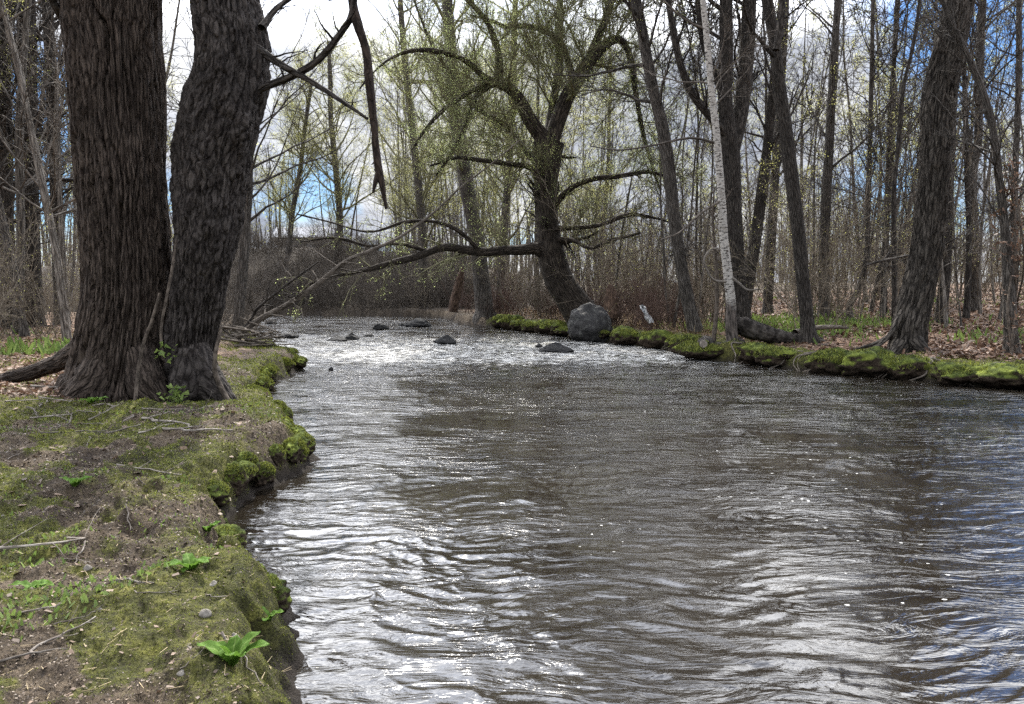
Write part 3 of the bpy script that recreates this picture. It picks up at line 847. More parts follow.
aL = grow(rW, WP[lowl], WR[lowl], 34, 0.15, 1.0, 0.8, 0.3, 0.24, 0.3, 9, 0.16, 0.03, 0.014); bL = grow(rW, *aL, 170, 0.1, 1, 0.7, 0.3, 0.5, 0.5, 6, 0.15, 0.02, 0.008); cL = grow(rW, *bL, 620, 0.1, 1, 0.6, 0.3, 0.7, 0.5, 4, 0.13, 0.02, 0.006)
wt.tubes(*aL, 5).tubes(*bL, 4).tubes(*cL, 3); leaf_quads(wt, rW, cL[0], 1500, 0.03, 1, 0.06)
a = grow(rW, WP[hil], WR[hil], 300, 0.12, 1.0, 0.85, 0.3, 0.26, 0.30, 10, 0.15, 0.06, 0.014)
b = grow(rW, *a, 3000, 0.1, 1.0, 0.75, 0.3, 0.55, 0.5, 6, 0.15, 0.05, 0.010)
c = grow(rW, *b, 22000, 0.1, 1.0, 0.6, 0.3, 0.85, 0.5, 4, 0.13, 0.05, 0.006)
sh = grow(rW, WP[1:11], np.minimum(WR[1:11], 0.08), 1100, 0.05, 0.95, 1.1, 0.4, 0.15, 0.15, 5, 0.10, 0.34, 0.007, lab=1.7)   # upright water shoots
wt.tubes(*a, 6); wt.tubes(*b, 4); wt.tubes(*c, 3); wt.tubes(*sh, 3)
hi = c[0][c[0][:, 0, 2] > 4.0]
leaf_quads(wt, rW, hi, 95000, 0.019, 1, 0.10); leaf_quads(wt, rW, c[0], 4000, 0.028, 1, 0.09)
leaf_quads(wt, rW, sh[0][sh[0][:, 0, 2] > 3.6], 55000, 0.020, 1, 0.06, 0.1)
wt.build('crown', [M['yellow_twig'], M['bud']], eW, eW.location)

# --- trees of the right bank
hero('ridged_tree', 'stout ridge-barked tree leaning right at the right bank with pale roots at its foot',
     [(907, 347, 39), (911, 325, 35), (916, 305, 33), (923, 268, 31.5), (928, 219, 30.5), (932, 175, 30.5), (936, 124, 30), (941, 85, 29), (951, 44, 27.5), (960, 0, 27), (968, -50, 26)], base=(905, 351), top=15, bark='maple',
     S=150, K=360, ridge=(0.075, 15, 1.6), flare=1.05, seed=41, t0=0.5, n=(18, 180, 1200))
eI = bpy.data.objects['ridged_tree']; YI = eI.location.y
for k, pix in enumerate([[(910, 300, 6, .0), (899, 318, 7, -.16), (891, 333, 5.5, -.3), (879, 345, 4, -.4), (864, 352, 2, -.5)], [(903, 325, 9, -.1), (890, 336, 7, .05), (872, 345, 5, .15), (852, 350, 2.5, .2)],
                         [(915, 342, 20, -.3), (926, 352, 12, -.5), (940, 357, 6, -.6)], [(900, 345, 18, -.35), (893, 354, 10, -.5), (884, 360, 5, -.6)]]):
    limb(eI, 'root', pix, YI, M['maple'], S=16, K=30, seed=45 + k, rg=0.012)
hero('leaning_tree', 'slim dark trunk leaning left on the mossy bank beside the fallen log',
     [(809, 341, 19), (807, 320, 15), (804, 290, 14), (801, 262, 14), (797, 220, 13.5), (792, 180, 13), (786, 133, 12.5), (779, 86, 12.5), (775, 45, 12), (767, 0, 11), (758, -50, 10)], base=(809, 343), top=13, bark='dark', seed=42, S=48, K=160, ridge=(0.014, 18, 2), t0=0.4,
     extra=[[*[list(r) for r in px_path([(776, 50, 8, 16.6 - 16.6), (781, 20, 7), (784, -20, 6), (792, -90, 5), (796, -180, 3)], 16.6)]]])
eb, spb, Yb = hero('birch_tree', 'white birch with dark rough foot standing at the water edge',
     [(733, 348, 12), (731, 325, 12), (731, 305, 10.5), (728, 275, 9.5), (724, 240, 8.5), (722, 205, 8), (719, 165, 7.5), (716, 130, 7), (712, 95, 6.5), (708, 50, 6), (703, 0, 5.6), (698, -50, 6)], Y=17.5, top=12, bark='birch', seed=43, S=32, K=140, ridge=(0.006, 10, 6), flare=1.5, t0=0.45, n=(16, 140, 800))
limb(eb, 'branch', [(730, 276, 3), (740, 284, 2.6, -.2), (748, 290, 2.2, -.3), (760, 289, 1.6, -.5)], Yb, M['stick'], S=8, K=24, seed=44, twigs=3, rg=.001)
limb(eb, 'branch', [(727, 282, 3), (714, 280, 2.6, -.2), (707, 270, 2.4, -.3), (704, 260, 2.2, -.35), (710, 250, 2, -.3), (718, 248, 1.5, -.25)], Yb, M['stick'], S=8, K=24, seed=46, rg=.001)
limb(eb, 'branch', [(722, 200, 2.6), (700, 214, 2.2, -.3), (680, 232, 1.8, -.5), (660, 240, 1.2, -.7)], Yb, M['twig'], S=8, K=24, seed=48, twigs=8, rg=.001)
limb(eb, 'branch', [(716, 143, 2.6), (690, 138, 2.4, -.2), (655, 145, 2, -.4), (620, 150, 1.6, -.6), (590, 146, 1, -.8)], Yb, M['twig'], S=8, K=30, seed=49, twigs=8, rg=.001)

hero('forked_tree', 'thick dark trunk forking high up close behind the white birch',
     [(742, 322, 20), (738, 290, 18), (736, 255, 17), (733, 215, 17), (732, 180, 17), (730, 146, 18), (725, 100, 14), (726, 60, 13.5), (726, 20, 13), (726, -40, 12)], Y=20.5, top=17, bark='dark', seed=51, S=40, ridge=(0.022, 12, 2), t0=0.45,
     extra=[[list(r) for r in px_path([(732, 152, 15), (740, 118, 15, .2), (744, 85, 15, .3), (747, 50, 15, .4), (749, 10, 14, .5), (752, -60, 12, .6), (760, -150, 8, .8), (765, -230, 4, 1)], 20.5)],
            [list(r) for r in px_path([(730, 140, 9), (718, 125, 8, -.2), (706, 112, 8, -.3), (690, 90, 7.5, -.4), (678, 55, 7, -.5), (669, 5, 6, -.6), (660, -60, 5, -.7), (655, -140, 3, -.8)], 20.5)],
            [list(r) for r in px_path([(725, 100, 8), (714, 72, 7, .3), (703, 40, 7, .4), (698, 0, 6, .5), (692, -70, 5, .6), (690, -150, 3, .7)], 20.5)]])
hero('rough_tree', 'grey rough trunk leaning left between the willow and the birch',
     [(694, 325, 15), (689, 306, 13.5), (681, 266, 12.5), (676, 233, 12.5), (672, 200, 12.5), (668, 160, 12), (662, 126, 11.5), (654, 93, 11), (646, 53, 10.5), (640, 20, 10), (633, -10, 9)], Y=21.5, top=16, bark='grey', seed=52, S=36, ridge=(0.025, 12, 2), t0=0.3, buds=900, n=(26, 260, 1800))
hero('slanting_tree', 'dark slim trunk slanting right behind the dark leaning trunk',
     [(745, 308, 13), (750, 270, 12), (754, 250, 12), (759, 213, 11.5), (763, 180, 11), (767, 150, 10), (771, 110, 9.5), (776, 60, 9), (781, 10, 8), (786, -50, 7)], Y=23, top=15, bark='dark', seed=53, t0=0.35)
hero('pale_trunk_tree', 'pale grey straight trunk in the wood just right of the slanting trunk',
     [(768, 300, 10), (770, 260, 10), (773, 210, 9.5), (776, 160, 9), (780, 100, 8), (784, 40, 7), (788, -40, 6)], Y=28, top=16, bark='grey', seed=54)
hero('curved_sapling', 'slender sapling with a crooked curving foot among the dead leaves',
     [(850, 319, 8), (849, 306, 6.5), (857, 292, 6), (864, 270, 5.5), (867, 250, 5.2), (868, 219, 5), (869, 180, 5), (871, 103, 4.6), (873, 0, 4), (874, -60, 3.5)], base=(850, 320), top=10, bark='grey', seed=55, S=16, flare=1.2, ridge=(0.004, 20, 4), t0=0.25, n=(20, 150, 700), rtop=.015,
     extra=[[list(r) for r in px_path([(866, 265, 3), (885, 260, 2.6), (909, 255, 2.2, -.4), (943, 245, 1.8, -.8), (975, 226, 1.2, -1), (995, 216, .8, -1)], 18.5)]])
hero('brown_trunk_tree', 'straight reddish-brown trunk half hidden behind the stout ridge-barked tree',
     [(943, 300, 12), (946, 260, 11), (948, 200, 10.5), (950, 150, 10), (953, 90, 10), (956, 30, 9), (960, -40, 8)], Y=21, top=16, bark='dark', seed=56)
hero('straight_sapling', 'thin straight dark sapling standing in leaf litter right of the stout tree',
     [(966, 318, 7), (968, 280, 6.2), (969, 235, 6), (967, 180, 5.6), (966, 129, 5.2), (964, 64, 5), (962, 0, 4.5), (960, -40, 4)], base=(966, 319), top=11, bark='dark', seed=57, S=16, flare=1.6, t0=0.35, rtop=.02)
hero('tall_pale_tree', 'tall pale brown trunk rising against the blue sky at upper right',
     [(975, 292, 9), (974, 235, 9), (973, 180, 8.5), (978, 140, 8), (979, 100, 8), (981, 40, 7.5), (983, -20, 7)], Y=25, top=17, bark='grey', seed=58)
ek, _, YK = hero('vine_hung_tree', 'crooked thin trunk near the right edge hung with vines and dead leaves',
     [(1012, 352, 17), (1010, 320, 15), (1008, 271, 12), (1004, 220, 9), (999, 180, 8), (994, 135, 7), (984, 95, 6.5), (974, 70, 6), (965, 50, 5)], base=(1012, 354), top=9, bark='grey', seed=59, S=20, t0=0.3, ridge=(.012, 20, 3), n=(30, 220, 900), rtop=.02)
rk = np.random.default_rng(60)
mb = MB()
for k in range(5):
    x0 = rk.uniform(1006, 1026)
    q = spline(px_path([(x0, 356, 3, rk.uniform(-.3, .3)), (x0 + rk.uniform(-5, 6), 310, 2.6, rk.uniform(-.3, .3)), (x0 + rk.uniform(-8, 8), 265, 2.2, rk.uniform(-.3, .3)), (x0 + rk.uniform(-10, 8), 215, 2, rk.uniform(-.3, .3)), (x0 + rk.uniform(-10, 8), 165, 1.2, 0)], YK - .1), 26)
    mb.tubes(q[:, :3], q[:, 3], 6); tw = grow(rk, q[None, :, :3], q[None, :, 3], 26, 0, 1, 1.0, .3, .1, .5, 5, .3, -.05, .003, lab=.5); mb.tubes(*tw, 3)
    leaf_quads(mb, rk, tw[0], 90, 0.075, 1, .04)
mb.build('hanging_vine', [M['vine'], M['deadleaf']], ek, ek.location)
hero('edge_tree', 'straight thin grey trunk at the extreme right edge of the wood',
     [(1012, 300, 8), (1014, 240, 7.5), (1015, 180, 7), (1018, 103, 6.5), (1019, 50, 6.5), (1019, 0, 6), (1020, -40, 5)], Y=22, top=16, bark='grey', seed=61)
hero('twin_stem_tree', 'grey middling trunk in the wood left of the curving sapling',
     [(824, 292, 11), (824, 250, 10.5), (826, 200, 10), (829, 150, 9), (832, 90, 8), (836, 26, 7), (840, -40, 6)], Y=25, top=16, bark='grey', seed=62)
hero('dark_pole_tree', 'thin dark pole between the curving sapling and the stout tree',
     [(884, 290, 7), (886, 235, 6.5), (888, 180, 6), (890, 120, 6), (893, 77, 5.5), (897, 8, 5), (900, -50, 4)], Y=26, top=14, bark='dark', seed=63, rtop=.02)
hero('leaning_pole_tree', 'thin pole leaning right with its top crossing pale clouds',
     [(894, 318, 5), (894, 260, 4.8), (894, 190, 4.5), (898, 150, 4.4), (903, 90, 4.2), (912, 50, 4), (918, 15, 3.8), (925, -50, 3)], Y=19.5, top=11, bark='dark', seed=64, rtop=.015, flare=1.2)
hero('old_grey_tree', 'broad grey trunk behind the long low limb of the budding willow',
     [(484, 306, 18), (482, 285, 16), (478, 250, 15), (474, 225, 15), (468, 195, 15), (464, 170, 15), (460, 145, 14), (455, 115, 13), (452, 80, 13), (450, 40, 11), (446, -10, 10)], Y=31, top=17, bark='grey', seed=65, S=36, ridge=(0.03, 10, 2), t0=0.35, buds=2500, bud_mat='bud', n=(30, 300, 2200))
hero('bank_tree', 'slender grey trunk just right of the dark scaly trunk on the left bank',
     [(238, 330, 11), (241, 290, 10.5), (245, 240, 10), (248, 190, 9), (249, 160, 8)], base=(238, 332), top=9, bark='grey', seed=66, S=20, t0=0.35, n=(30, 240, 1400), up=0.03, Lr=(0.4, 0.42, 0.45), rtop=.02)
for nm, lab, pix, Y, sd, bk in [
        ('left_edge_tree', 'dark trunk at the extreme left edge of the photo behind the roots', [(8, 296, 16), (7, 240, 15), (6, 170, 14.5), (4, 90, 14), (2, 0, 13), (0, -50, 12)], 20, 67, 'dark'),
        ('wood_tree', 'thickest trunk of the dark wood left of the furrowed willow', [(32, 295, 22), (31, 250, 20), (29, 190, 19.5), (28, 120, 19.5), (27, 60, 19.5), (26, 0, 19), (25, -50, 17)], 21, 68, 'dark'),
        ('wood_tree', 'straight grey trunk nearest the left side of the furrowed willow', [(61, 298, 15), (58, 240, 14), (56, 180, 13), (53, 110, 12.5), (50, 50, 12), (47, 0, 12), (44, -50, 11)], 22, 69, 'grey'),
        ('leaning_pale_tree', 'pale thin trunk leaning left low in the dark left wood', [(20, 306, 9), (14, 270, 8.5), (6, 235, 8), (-4, 190, 7), (-20, 120, 6)], 17, 70, 'grey')]:
    hero(nm, lab, pix, Y=Y, top=15, bark=bk, seed=sd, t0=0.2, n=(34, 300, 1700))

for nm, lab, pix, Y, sd, bk in [
        ('budding_tree', 'pale green budding tree rising beyond the bend right of the hanging branch', [(424, 296, 9), (423, 240, 8.5), (418, 180, 8), (410, 110, 7), (404, 50, 6), (400, 0, 5)], 44, 171, 'grey'),
        ('budding_tree', 'slight pale green budding tree on the far rise left of the hanging branch tip', [(338, 262, 7), (340, 220, 6.5), (336, 170, 6), (331, 120, 5), (330, 70, 4), (328, 40, 3)], 50, 172, 'grey'),
        ('budding_tree', 'forked budding tree on the far rise between the scaly trunk and the hanging branch', [(289, 258, 6), (292, 215, 5.5), (300, 170, 5), (306, 120, 4), (312, 80, 3)], 50, 173, 'grey'),
        ('budding_tree', 'pale green budding tree seen left of the old spreading willow crown', [(500, 298, 8), (503, 240, 8), (508, 180, 7.5), (512, 110, 7), (514, 40, 6), (516, -20, 5)], 40, 174, 'grey')]:
    hero(nm, lab, pix, Y=Y, top=16 if Y < 47 else 14, bark=bk, seed=sd, t0=0.12, n=(44, 460, 3400), Lr=(0.34, .45, .5), buds=9000, bud_mat='palebud', rtop=.03)

# --- leaning pole over the water and its twigs
YP = ground_hit(242, 342)[1]
q0 = at(238, 338, YP)
e = thing('leaning_branch', (q0[0], q0[1], gz(q0[0], q0[1])), 'thin bare pole leaning out from the left bank across the water under the willow limb', 'branch')
limb(e, 'stem', [(232, 345, 8), (245, 330, 6.5), (262, 318, 6, .1), (285, 306, 5.5, .2), (315, 286, 5, .3), (345, 262, 4.2, .4), (372, 250, 3.6, .5), (400, 237, 3, .6), (432, 214, 2.4, .7), (460, 188, 1.8, .8), (490, 165, 1.2, .9), (520, 140, .8, 1)], YP, M['driftwood'], S=12, K=60, twigs=26, seed=81, rg=.003, lab=1.1, n2=5)
limb(e, 'side_branch', [(240, 334, 4), (252, 318, 3.2), (258, 308, 3, -.1), (280, 290, 2.6, -.2), (300, 275, 2, -.3), (318, 262, 1.2, -.4)], YP, M['dark'], S=8, K=40, twigs=14, seed=82, rg=.002, lab=.8, n2=4)

# ------------------------------------------------------------------ stones
def rock(name, label, px, py, wpx, hpx, Y=None, mat='wetrock', seed=1, cat='rock', z0=0.0, sub=5, rough=0.22, dy=0.8, sink=0.35, group=None, taper=0.5):
    if Y is None:
        Y = onz(px, py, z0)[1]
    wd = wpx * Y / F; h = hpx * Y / F
    me = bpy.data.meshes.new(name); bm = bmesh.new(); bmesh.ops.create_icosphere(bm, subdivisions=sub, radius=1.0); bm.to_mesh(me); bm.free()
    V = np.empty(len(me.vertices) * 3); me.vertices.foreach_get('co', V); V = V.reshape(-1, 3)
    n = fbm(V[:, 0] * 1.2 + seed * 7.1, V[:, 1] * 1.2, V[:, 2] * 1.2, 3, seed) * rough + 0.05 * fbm(V[:, 0] * 5 + seed, V[:, 1] * 5, V[:, 2] * 5, 3, seed + 1)
    V = V * (1 + n)[:, None]
    V[:, :2] *= (1 - taper * np.clip(V[:, 2:3], -0.2, 1))
    lo, hi = V.min(0), V.max(0); V = (V - (lo + hi) / 2) / ((hi - lo) / 2)
    V *= np.array([wd / 2, wd / 2 * dy, h / 2 * (1 + sink)])
    V[:, 2] += h / 2 * (1 - sink)
    me.vertices.foreach_set('co', V.ravel()); me.polygons.foreach_set('use_smooth', np.ones(len(me.polygons), bool)); me.materials.append(M[mat]); me.update()
    o = bpy.data.objects.new(name, me); COL.objects.link(o)
    x = (px - CX) / F * Y / (cp)  # lateral position at that depth
    p = at(px, py, Y); o.location = (p[0], Y, z0)
    return tag(o, label, cat, group)


rock('boulder', 'big rounded grey-black boulder at the water edge of the right bank', 590, 343, 46, 40, Y=onz(590, 343)[1] + 0.5, mat='boulder', seed=3, cat='boulder', z0=-0.02, rough=0.2, dy=0.9, sink=0.2, taper=0.15)
rock('rock', 'flat dark wet rock in the riffle just before the big boulder', 556, 352, 36, 10, seed=4)
rock('rock', 'small dark tip of stone touching the left end of the flat riffle rock', 539, 347, 8, 4, seed=14)
rock('rock', 'dark pointed rock alone in midstream', 445, 344, 24, 9.5, seed=5)
rock('rock', 'largest dark rounded rock far upstream by the mossy point', 418, 327, 28, 9, seed=6)
rock('rock', 'dark low rock left of the largest far rounded rock', 381, 329.5, 17, 7, seed=7)
rock('rock', 'dark wet rock, right one of the touching midstream pair', 352, 339.5, 16, 7, seed=8)
rock('rock', 'lower dark rock, left one of the touching midstream pair', 337, 341.5, 21, 5, seed=9)
rock('rock', 'flat grey rock with trapped twigs near the left bank', 288, 337.5, 22, 5, seed=10)
rock('rock', 'tiny far stone tip just left of the largest far rounded rock', 402, 325.5, 7, 2.5, seed=11)
rock('rock', 'small stone tip right of the touching midstream pair', 369, 336, 10, 2.5, seed=12)
rock('rock', 'thin sliver of stone upstream of the touching midstream pair', 311, 334, 12, 2.5, seed=13)
rock('rock', 'small dark stone breaking the water off the mossy left point', 331, 370, 5, 3.5, seed=15)
rock('rock', 'pale boulder in the water behind the driftwood pile', 271, 324, 12, 5.5, seed=16, mat='boulder')

# ------------------------------------------------------------------ mossy hummocks, log and stump on the right bank
m, t = new_mat('mossy_soil'); M['hummock'] = m
geo = t.n('ShaderNodeNewGeometry'); ob = t.n('ShaderNodeTexCoord').outputs['Object']
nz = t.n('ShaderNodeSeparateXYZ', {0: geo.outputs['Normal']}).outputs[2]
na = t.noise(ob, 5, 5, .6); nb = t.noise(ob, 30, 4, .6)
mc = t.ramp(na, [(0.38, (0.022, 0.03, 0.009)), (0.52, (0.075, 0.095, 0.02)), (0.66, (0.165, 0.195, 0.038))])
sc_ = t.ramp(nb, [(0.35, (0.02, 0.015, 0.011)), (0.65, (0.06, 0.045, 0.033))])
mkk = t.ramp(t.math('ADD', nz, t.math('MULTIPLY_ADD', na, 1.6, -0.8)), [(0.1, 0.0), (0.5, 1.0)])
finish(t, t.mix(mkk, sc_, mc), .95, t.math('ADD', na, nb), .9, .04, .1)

rh = np.random.default_rng(91)
right_world = np.array([onz(*p) for p in right_px])
seg = np.linalg.norm(np.diff(right_world, axis=0), axis=1); cum = np.concatenate([[0], np.cumsum(seg)])
k = 0; s_pos = 0.4
hum = []
while s_pos < cum[-2]:
    p = np.array([np.interp(s_pos, cum, right_world[:, j]) for j in (0, 1)])
    wd = rh.uniform(0.4, 1.15); dist = np.hypot(*p)
    inl = rh.uniform(-0.06, 0.26)
    tng = np.array([np.interp(s_pos + .2, cum, right_world[:, j]) for j in (0, 1)]) - p
    nrm = np.array([-tng[1], tng[0]]); nrm /= np.linalg.norm(nrm) + 1e-9
    if sdist(p[0] + nrm[0] * .3, p[1] + nrm[1] * .3) < 0:
        nrm = -nrm
    c_ = p + nrm * inl
    me = bpy.data.meshes.new('mossy_hummock'); bm = bmesh.new(); bmesh.ops.create_icosphere(bm, subdivisions=4, radius=1.0); bm.to_mesh(me); bm.free()
    V = np.empty(len(me.vertices) * 3); me.vertices.foreach_get('co', V); V = V.reshape(-1, 3)
    n = 0.22 * fbm(V[:, 0] * 1.4 + k * 3.3, V[:, 1] * 1.4, V[:, 2] * 1.4, 3, 100 + k) + 0.10 * fbm(V[:, 0] * 5 + k, V[:, 1] * 5, V[:, 2] * 5, 2, 200 + k)
    V *= (1 + n)[:, None]; V[:, 2] = np.where(V[:, 2] > 0, V[:, 2], V[:, 2] * 0.9)
    hh = rh.uniform(0.14, 0.30)
    zc_ = rh.uniform(0.14, 0.24)
    V *= np.array([wd * .5, rh.uniform(.25, .42), hh])
    me.vertices.foreach_set('co', V.ravel()); me.polygons.foreach_set('use_smooth', np.ones(len(me.polygons), bool)); me.materials.append(M['hummock']); me.update()
    o = bpy.data.objects.new('mossy_hummock', me); COL.objects.link(o); o.location = (c_[0], c_[1], zc_); o.rotation_euler = (0, 0, rh.uniform(-.5, .5))
    tag(o, 'green mossy hummock with dark underside overhanging the water along the right bank', 'hummock', 'mossy hummocks along the right bank')
    hum.append((c_, zc_, wd, hh)); k += 1; s_pos += wd * rh.uniform(.55, 1.0) + (rh.random() < .25) * rh.uniform(.2, .6)

# mossy clods along the lip of the near left bank
left_world = np.array([onz(*p) for p in left_px])
seg = np.linalg.norm(np.diff(left_world, axis=0), axis=1); cumL = np.concatenate([[0], np.cumsum(seg)])
s_pos = 0.75; k = 0; hum_l = []
while s_pos < cumL[-6]:
    p = np.array([np.interp(s_pos, cumL, left_world[:, j]) for j in (0, 1)])
    wd = rh.uniform(0.12, 0.25) * (0.55 + .09 * p[1])
    tng = np.array([np.interp(s_pos + .1, cumL, left_world[:, j]) for j in (0, 1)]) - p
    nrm = np.array([-tng[1], tng[0]]); nrm /= np.linalg.norm(nrm) + 1e-9
    if sdist(p[0] + nrm[0] * .2, p[1] + nrm[1] * .2) < 0:
        nrm = -nrm
    c_ = p + nrm * rh.uniform(0.07, 0.20)
    me = bpy.data.meshes.new('bank_clod'); bm = bmesh.new(); bmesh.ops.create_icosphere(bm, subdivisions=5, radius=1.0); bm.to_mesh(me); bm.free()
    V = np.empty(len(me.vertices) * 3); me.vertices.foreach_get('co', V); V = V.reshape(-1, 3)
    n = 0.22 * fbm(V[:, 0] * 1.4 + k * 3.3, V[:, 1] * 1.4, V[:, 2] * 1.4, 3, 600 + k) + 0.07 * fbm(V[:, 0] * 5 + k, V[:, 1] * 5, V[:, 2] * 5, 3, 700 + k)
    V *= (1 + n)[:, None]
    hh = rh.uniform(0.08, 0.14); zc_ = rh.uniform(0.08, 0.22); dp = rh.uniform(.07, .12)
    V *= np.array([dp, wd * .6, hh])
    me.vertices.foreach_set('co', V.ravel()); me.polygons.foreach_set('use_smooth', np.ones(len(me.polygons), bool)); me.materials.append(M['hummock']); me.update()
    o = bpy.data.objects.new('bank_clod', me); COL.objects.link(o); o.location = (c_[0], c_[1], zc_); o.rotation_euler = (rh.uniform(-.2, .2), 0, math.atan2(nrm[1], nrm[0]) + rh.uniform(-.3, .3))
    tag(o, 'mossy earth clod with dark underside at the lip of the near left bank', 'clod', 'earth clods along the left bank')
    hum_l.append((c_, zc_, wd, hh, dp)); k += 1; s_pos += wd * rh.uniform(.5, .9) + (rh.random() < .3) * rh.uniform(.1, .4)

YLg = 17.6
e = thing('fallen_log', (*at(770, 338, YLg)[:2], gz(*at(770, 338, YLg)[:2])), 'thick dark fallen log lying on the moss between the birch and the dark leaning trunk', 'log')
limb(e, 'log_body', [(733, 322, 2, .1), (735, 323, 12, .1), (741, 325, 18, .1), (748, 328, 20, .1), (760, 332, 19, .1), (775, 336, 17, .2), (795, 340, 14, .3), (815, 343, 15, .5), (830, 346, 9, .6)], YLg, M['dark'], S=44, K=80, seed=92, rg=.05)
limb(e, 'branch', [(795, 333, 8, .4), (815, 328, 6, .8), (835, 327, 5, 1.1), (848, 328, 3, 1.3)], YLg, M['driftwood'], S=10, K=24, seed=93, rg=.006)
# the sawn, mossy stump leaning out below the birch
YS = onz(708, 361)[1] + 0.35
b0 = at(712, 352, YS)
e = thing('cut_stump', (b0[0], b0[1], gz(b0[0], b0[1] + .2)), 'dark sawn stump with a pale round cut face below the birch', 'stump')
axis = [(740, 344, 16, .5), (724, 350, 19, .2), (712, 352, 20, 0), (704, 352, 18, -.1), (699, 352, 12, -.16), (697, 352, 2, -.18)]
limb(e, 'stump_body', axis, YS, M['dark'], S=32, K=40, seed=94, rg=.03)
q = px_path([(705, 344, 9, -.42), (703.5, 344, 9, -.50)], YS)
me = bpy.data.meshes.new('cut_face'); bm = bmesh.new(); bmesh.ops.create_cone(bm, cap_ends=True, segments=20, radius1=.085, radius2=.08, depth=.10); bm.to_mesh(me); bm.free()
me.materials.append(M['stick']); o = bpy.data.objects.new('cut_face', me); COL.objects.link(o); o.parent = e
o.location = Vector(q[1][:3]) - e.location; o.rotation_euler = Vector((-.25, -.95, .1)).to_track_quat('Z', 'Y').to_euler()
part_tube(e, 'knot', [[*q[0][:3], .095], [*(np.array(q[0][:3]) + np.array([.05, .25, -.02])), .16], [*(np.array(q[0][:3]) + np.array([.15, .5, -.05])), .2]], M['dark'], 16, 12)
# thin sprout beside the birch
hero('thin_sprout', 'thin pale stem rising from the cut stump left of the birch', [(714, 335, 5), (716, 318, 4.5), (717, 295, 4), (716, 262, 3.2), (713, 225, 2.4), (714, 190, 1.6)], Y=YS + .6, top=None, bark='vine', seed=95, S=10, K=40, ridge=(.003, 20, 4), flare=1.3, n=(8, 40, 120), t0=.3)

# rotten snag by the grey tree
YR = 29
p0 = at(456, 305, YR)
e = thing('rotten_snag', (p0[0], p0[1], gz(p0[0], p0[1])), 'brownish broken rotten snag left of the broad grey trunk', 'snag')
limb(e, 'snag_body', [(453, 312, 9), (455, 300, 9), (458, 285, 8.5), (461, 274, 7), (463, 267, 1.5)], YR, M['rot'], S=24, K=40, seed=96, rg=.06)
YR2 = 24
p0 = at(610, 300, YR2)
e = thing('rotten_stump', (p0[0], p0[1], gz(p0[0], p0[1])), 'short red-brown rotten stump behind the big boulder', 'stump')
limb(e, 'stump_body', [(612, 318, 15), (611, 304, 14), (611, 294, 12), (610, 287, 7), (609, 284, 1)], YR2, M['rot'], S=24, K=30, seed=97, rg=.05)

# white scrap of plastic caught in the brush
m, t = new_mat('white_plastic'); M['plastic'] = m
ob = t.n('ShaderNodeTexCoord').outputs['Object']
finish(t, t.ramp(t.noise(ob, 6, 4), [(0.3, (0.55, 0.56, 0.58)), (0.7, (0.78, 0.79, 0.8))]), .5, t.noise(ob, 18, 4), .6, .03)
YC = 22.0
us, vs_ = np.meshgrid(np.linspace(0, 1, 30), np.linspace(-1, 1, 16), indexing='ij')
cen = np.array([np.interp(us, [0, .25, .6, 1], [641, 643, 647, 651]), np.interp(us, [0, .25, .6, 1], [305, 308, 315, 323])])
wid = np.interp(us, [0, .2, .5, .8, 1], [1.0, 2.6, 2.0, 3.6, 2.0])
P3 = np.array([at(a_, b_, YC) for a_, b_ in zip((cen[0] + vs_ * wid).ravel(), (cen[1] + vs_ * wid * -.3).ravel())])
P3[:, 1] += (0.07 * np.sin(vs_ * 4 + us * 7) + .05 * vnoise(us * 8, vs_ * 4)).ravel()
P3b = P3 + np.array([0.005, .04, 0])
idx = np.arange(30 * 16).reshape(30, 16)
q = np.stack([idx[:-1, :-1], idx[1:, :-1], idx[1:, 1:], idx[:-1, 1:]], -1).reshape(-1, 4)
mb = MB().quads(P3, q).quads(P3b, q[:, ::-1])
c0 = P3.mean(0)
o = tag(mb.build('plastic_scrap', M['plastic'], None, c0), 'torn white plastic scrap snagged in the brush right of the boulder', 'litter')

# ------------------------------------------------------------------ woodland behind: individuals copied from a few grown trees
def slim_proto(seed, h, r, buds, bark='wood', n=(20, 150, 760)):
    rg = np.random.default_rng(seed)
    pts = [[0, 0, -.4, r * 1.5], [0, 0, 0.05, r * 1.2]]
    pos = np.zeros(3); d = np.array([rg.normal() * .06, rg.normal() * .06, 1.0])
    for k in range(1, 9):
        d = d + np.array([*(rg.normal(size=2) * .05), .05]); d /= np.linalg.norm(d); pos = pos + d * h / 8
        pts.append([*pos, r * (1 - .85 * (k / 8) ** 1.1)])
    q = spline(pts, 46)
    e = thing('woodland_tree', (0, 0, 0), 'slim bare tree', 'tree')
    MB().tubes(q[:, :3], q[:, 3], 12, 0, ridge_bump(.008, 16, 2.5, seed)).build('trunk', M[bark], e)
    cb = MB()
    _, _, c = crown(cb, rg, q[None, :, :3], q[None, :, 3], n, .18, (0.24, .45, .45), .8, .08, .008)
    if buds:
        leaf_quads(cb, rg, c[0], buds * 4, .030, 1, .06)
    cb.build('crown', [M[bark], M['palebud']], e)
    return e


protos = [slim_proto(300 + k, h, r, b) for k, (h, r, b) in enumerate([(15, .075, 0), (17, .10, 1500), (13, .055, 1200), (16, .09, 0), (18, .13, 2000), (12, .045, 900), (14, .07, 2600), (16, .06, 0)])]


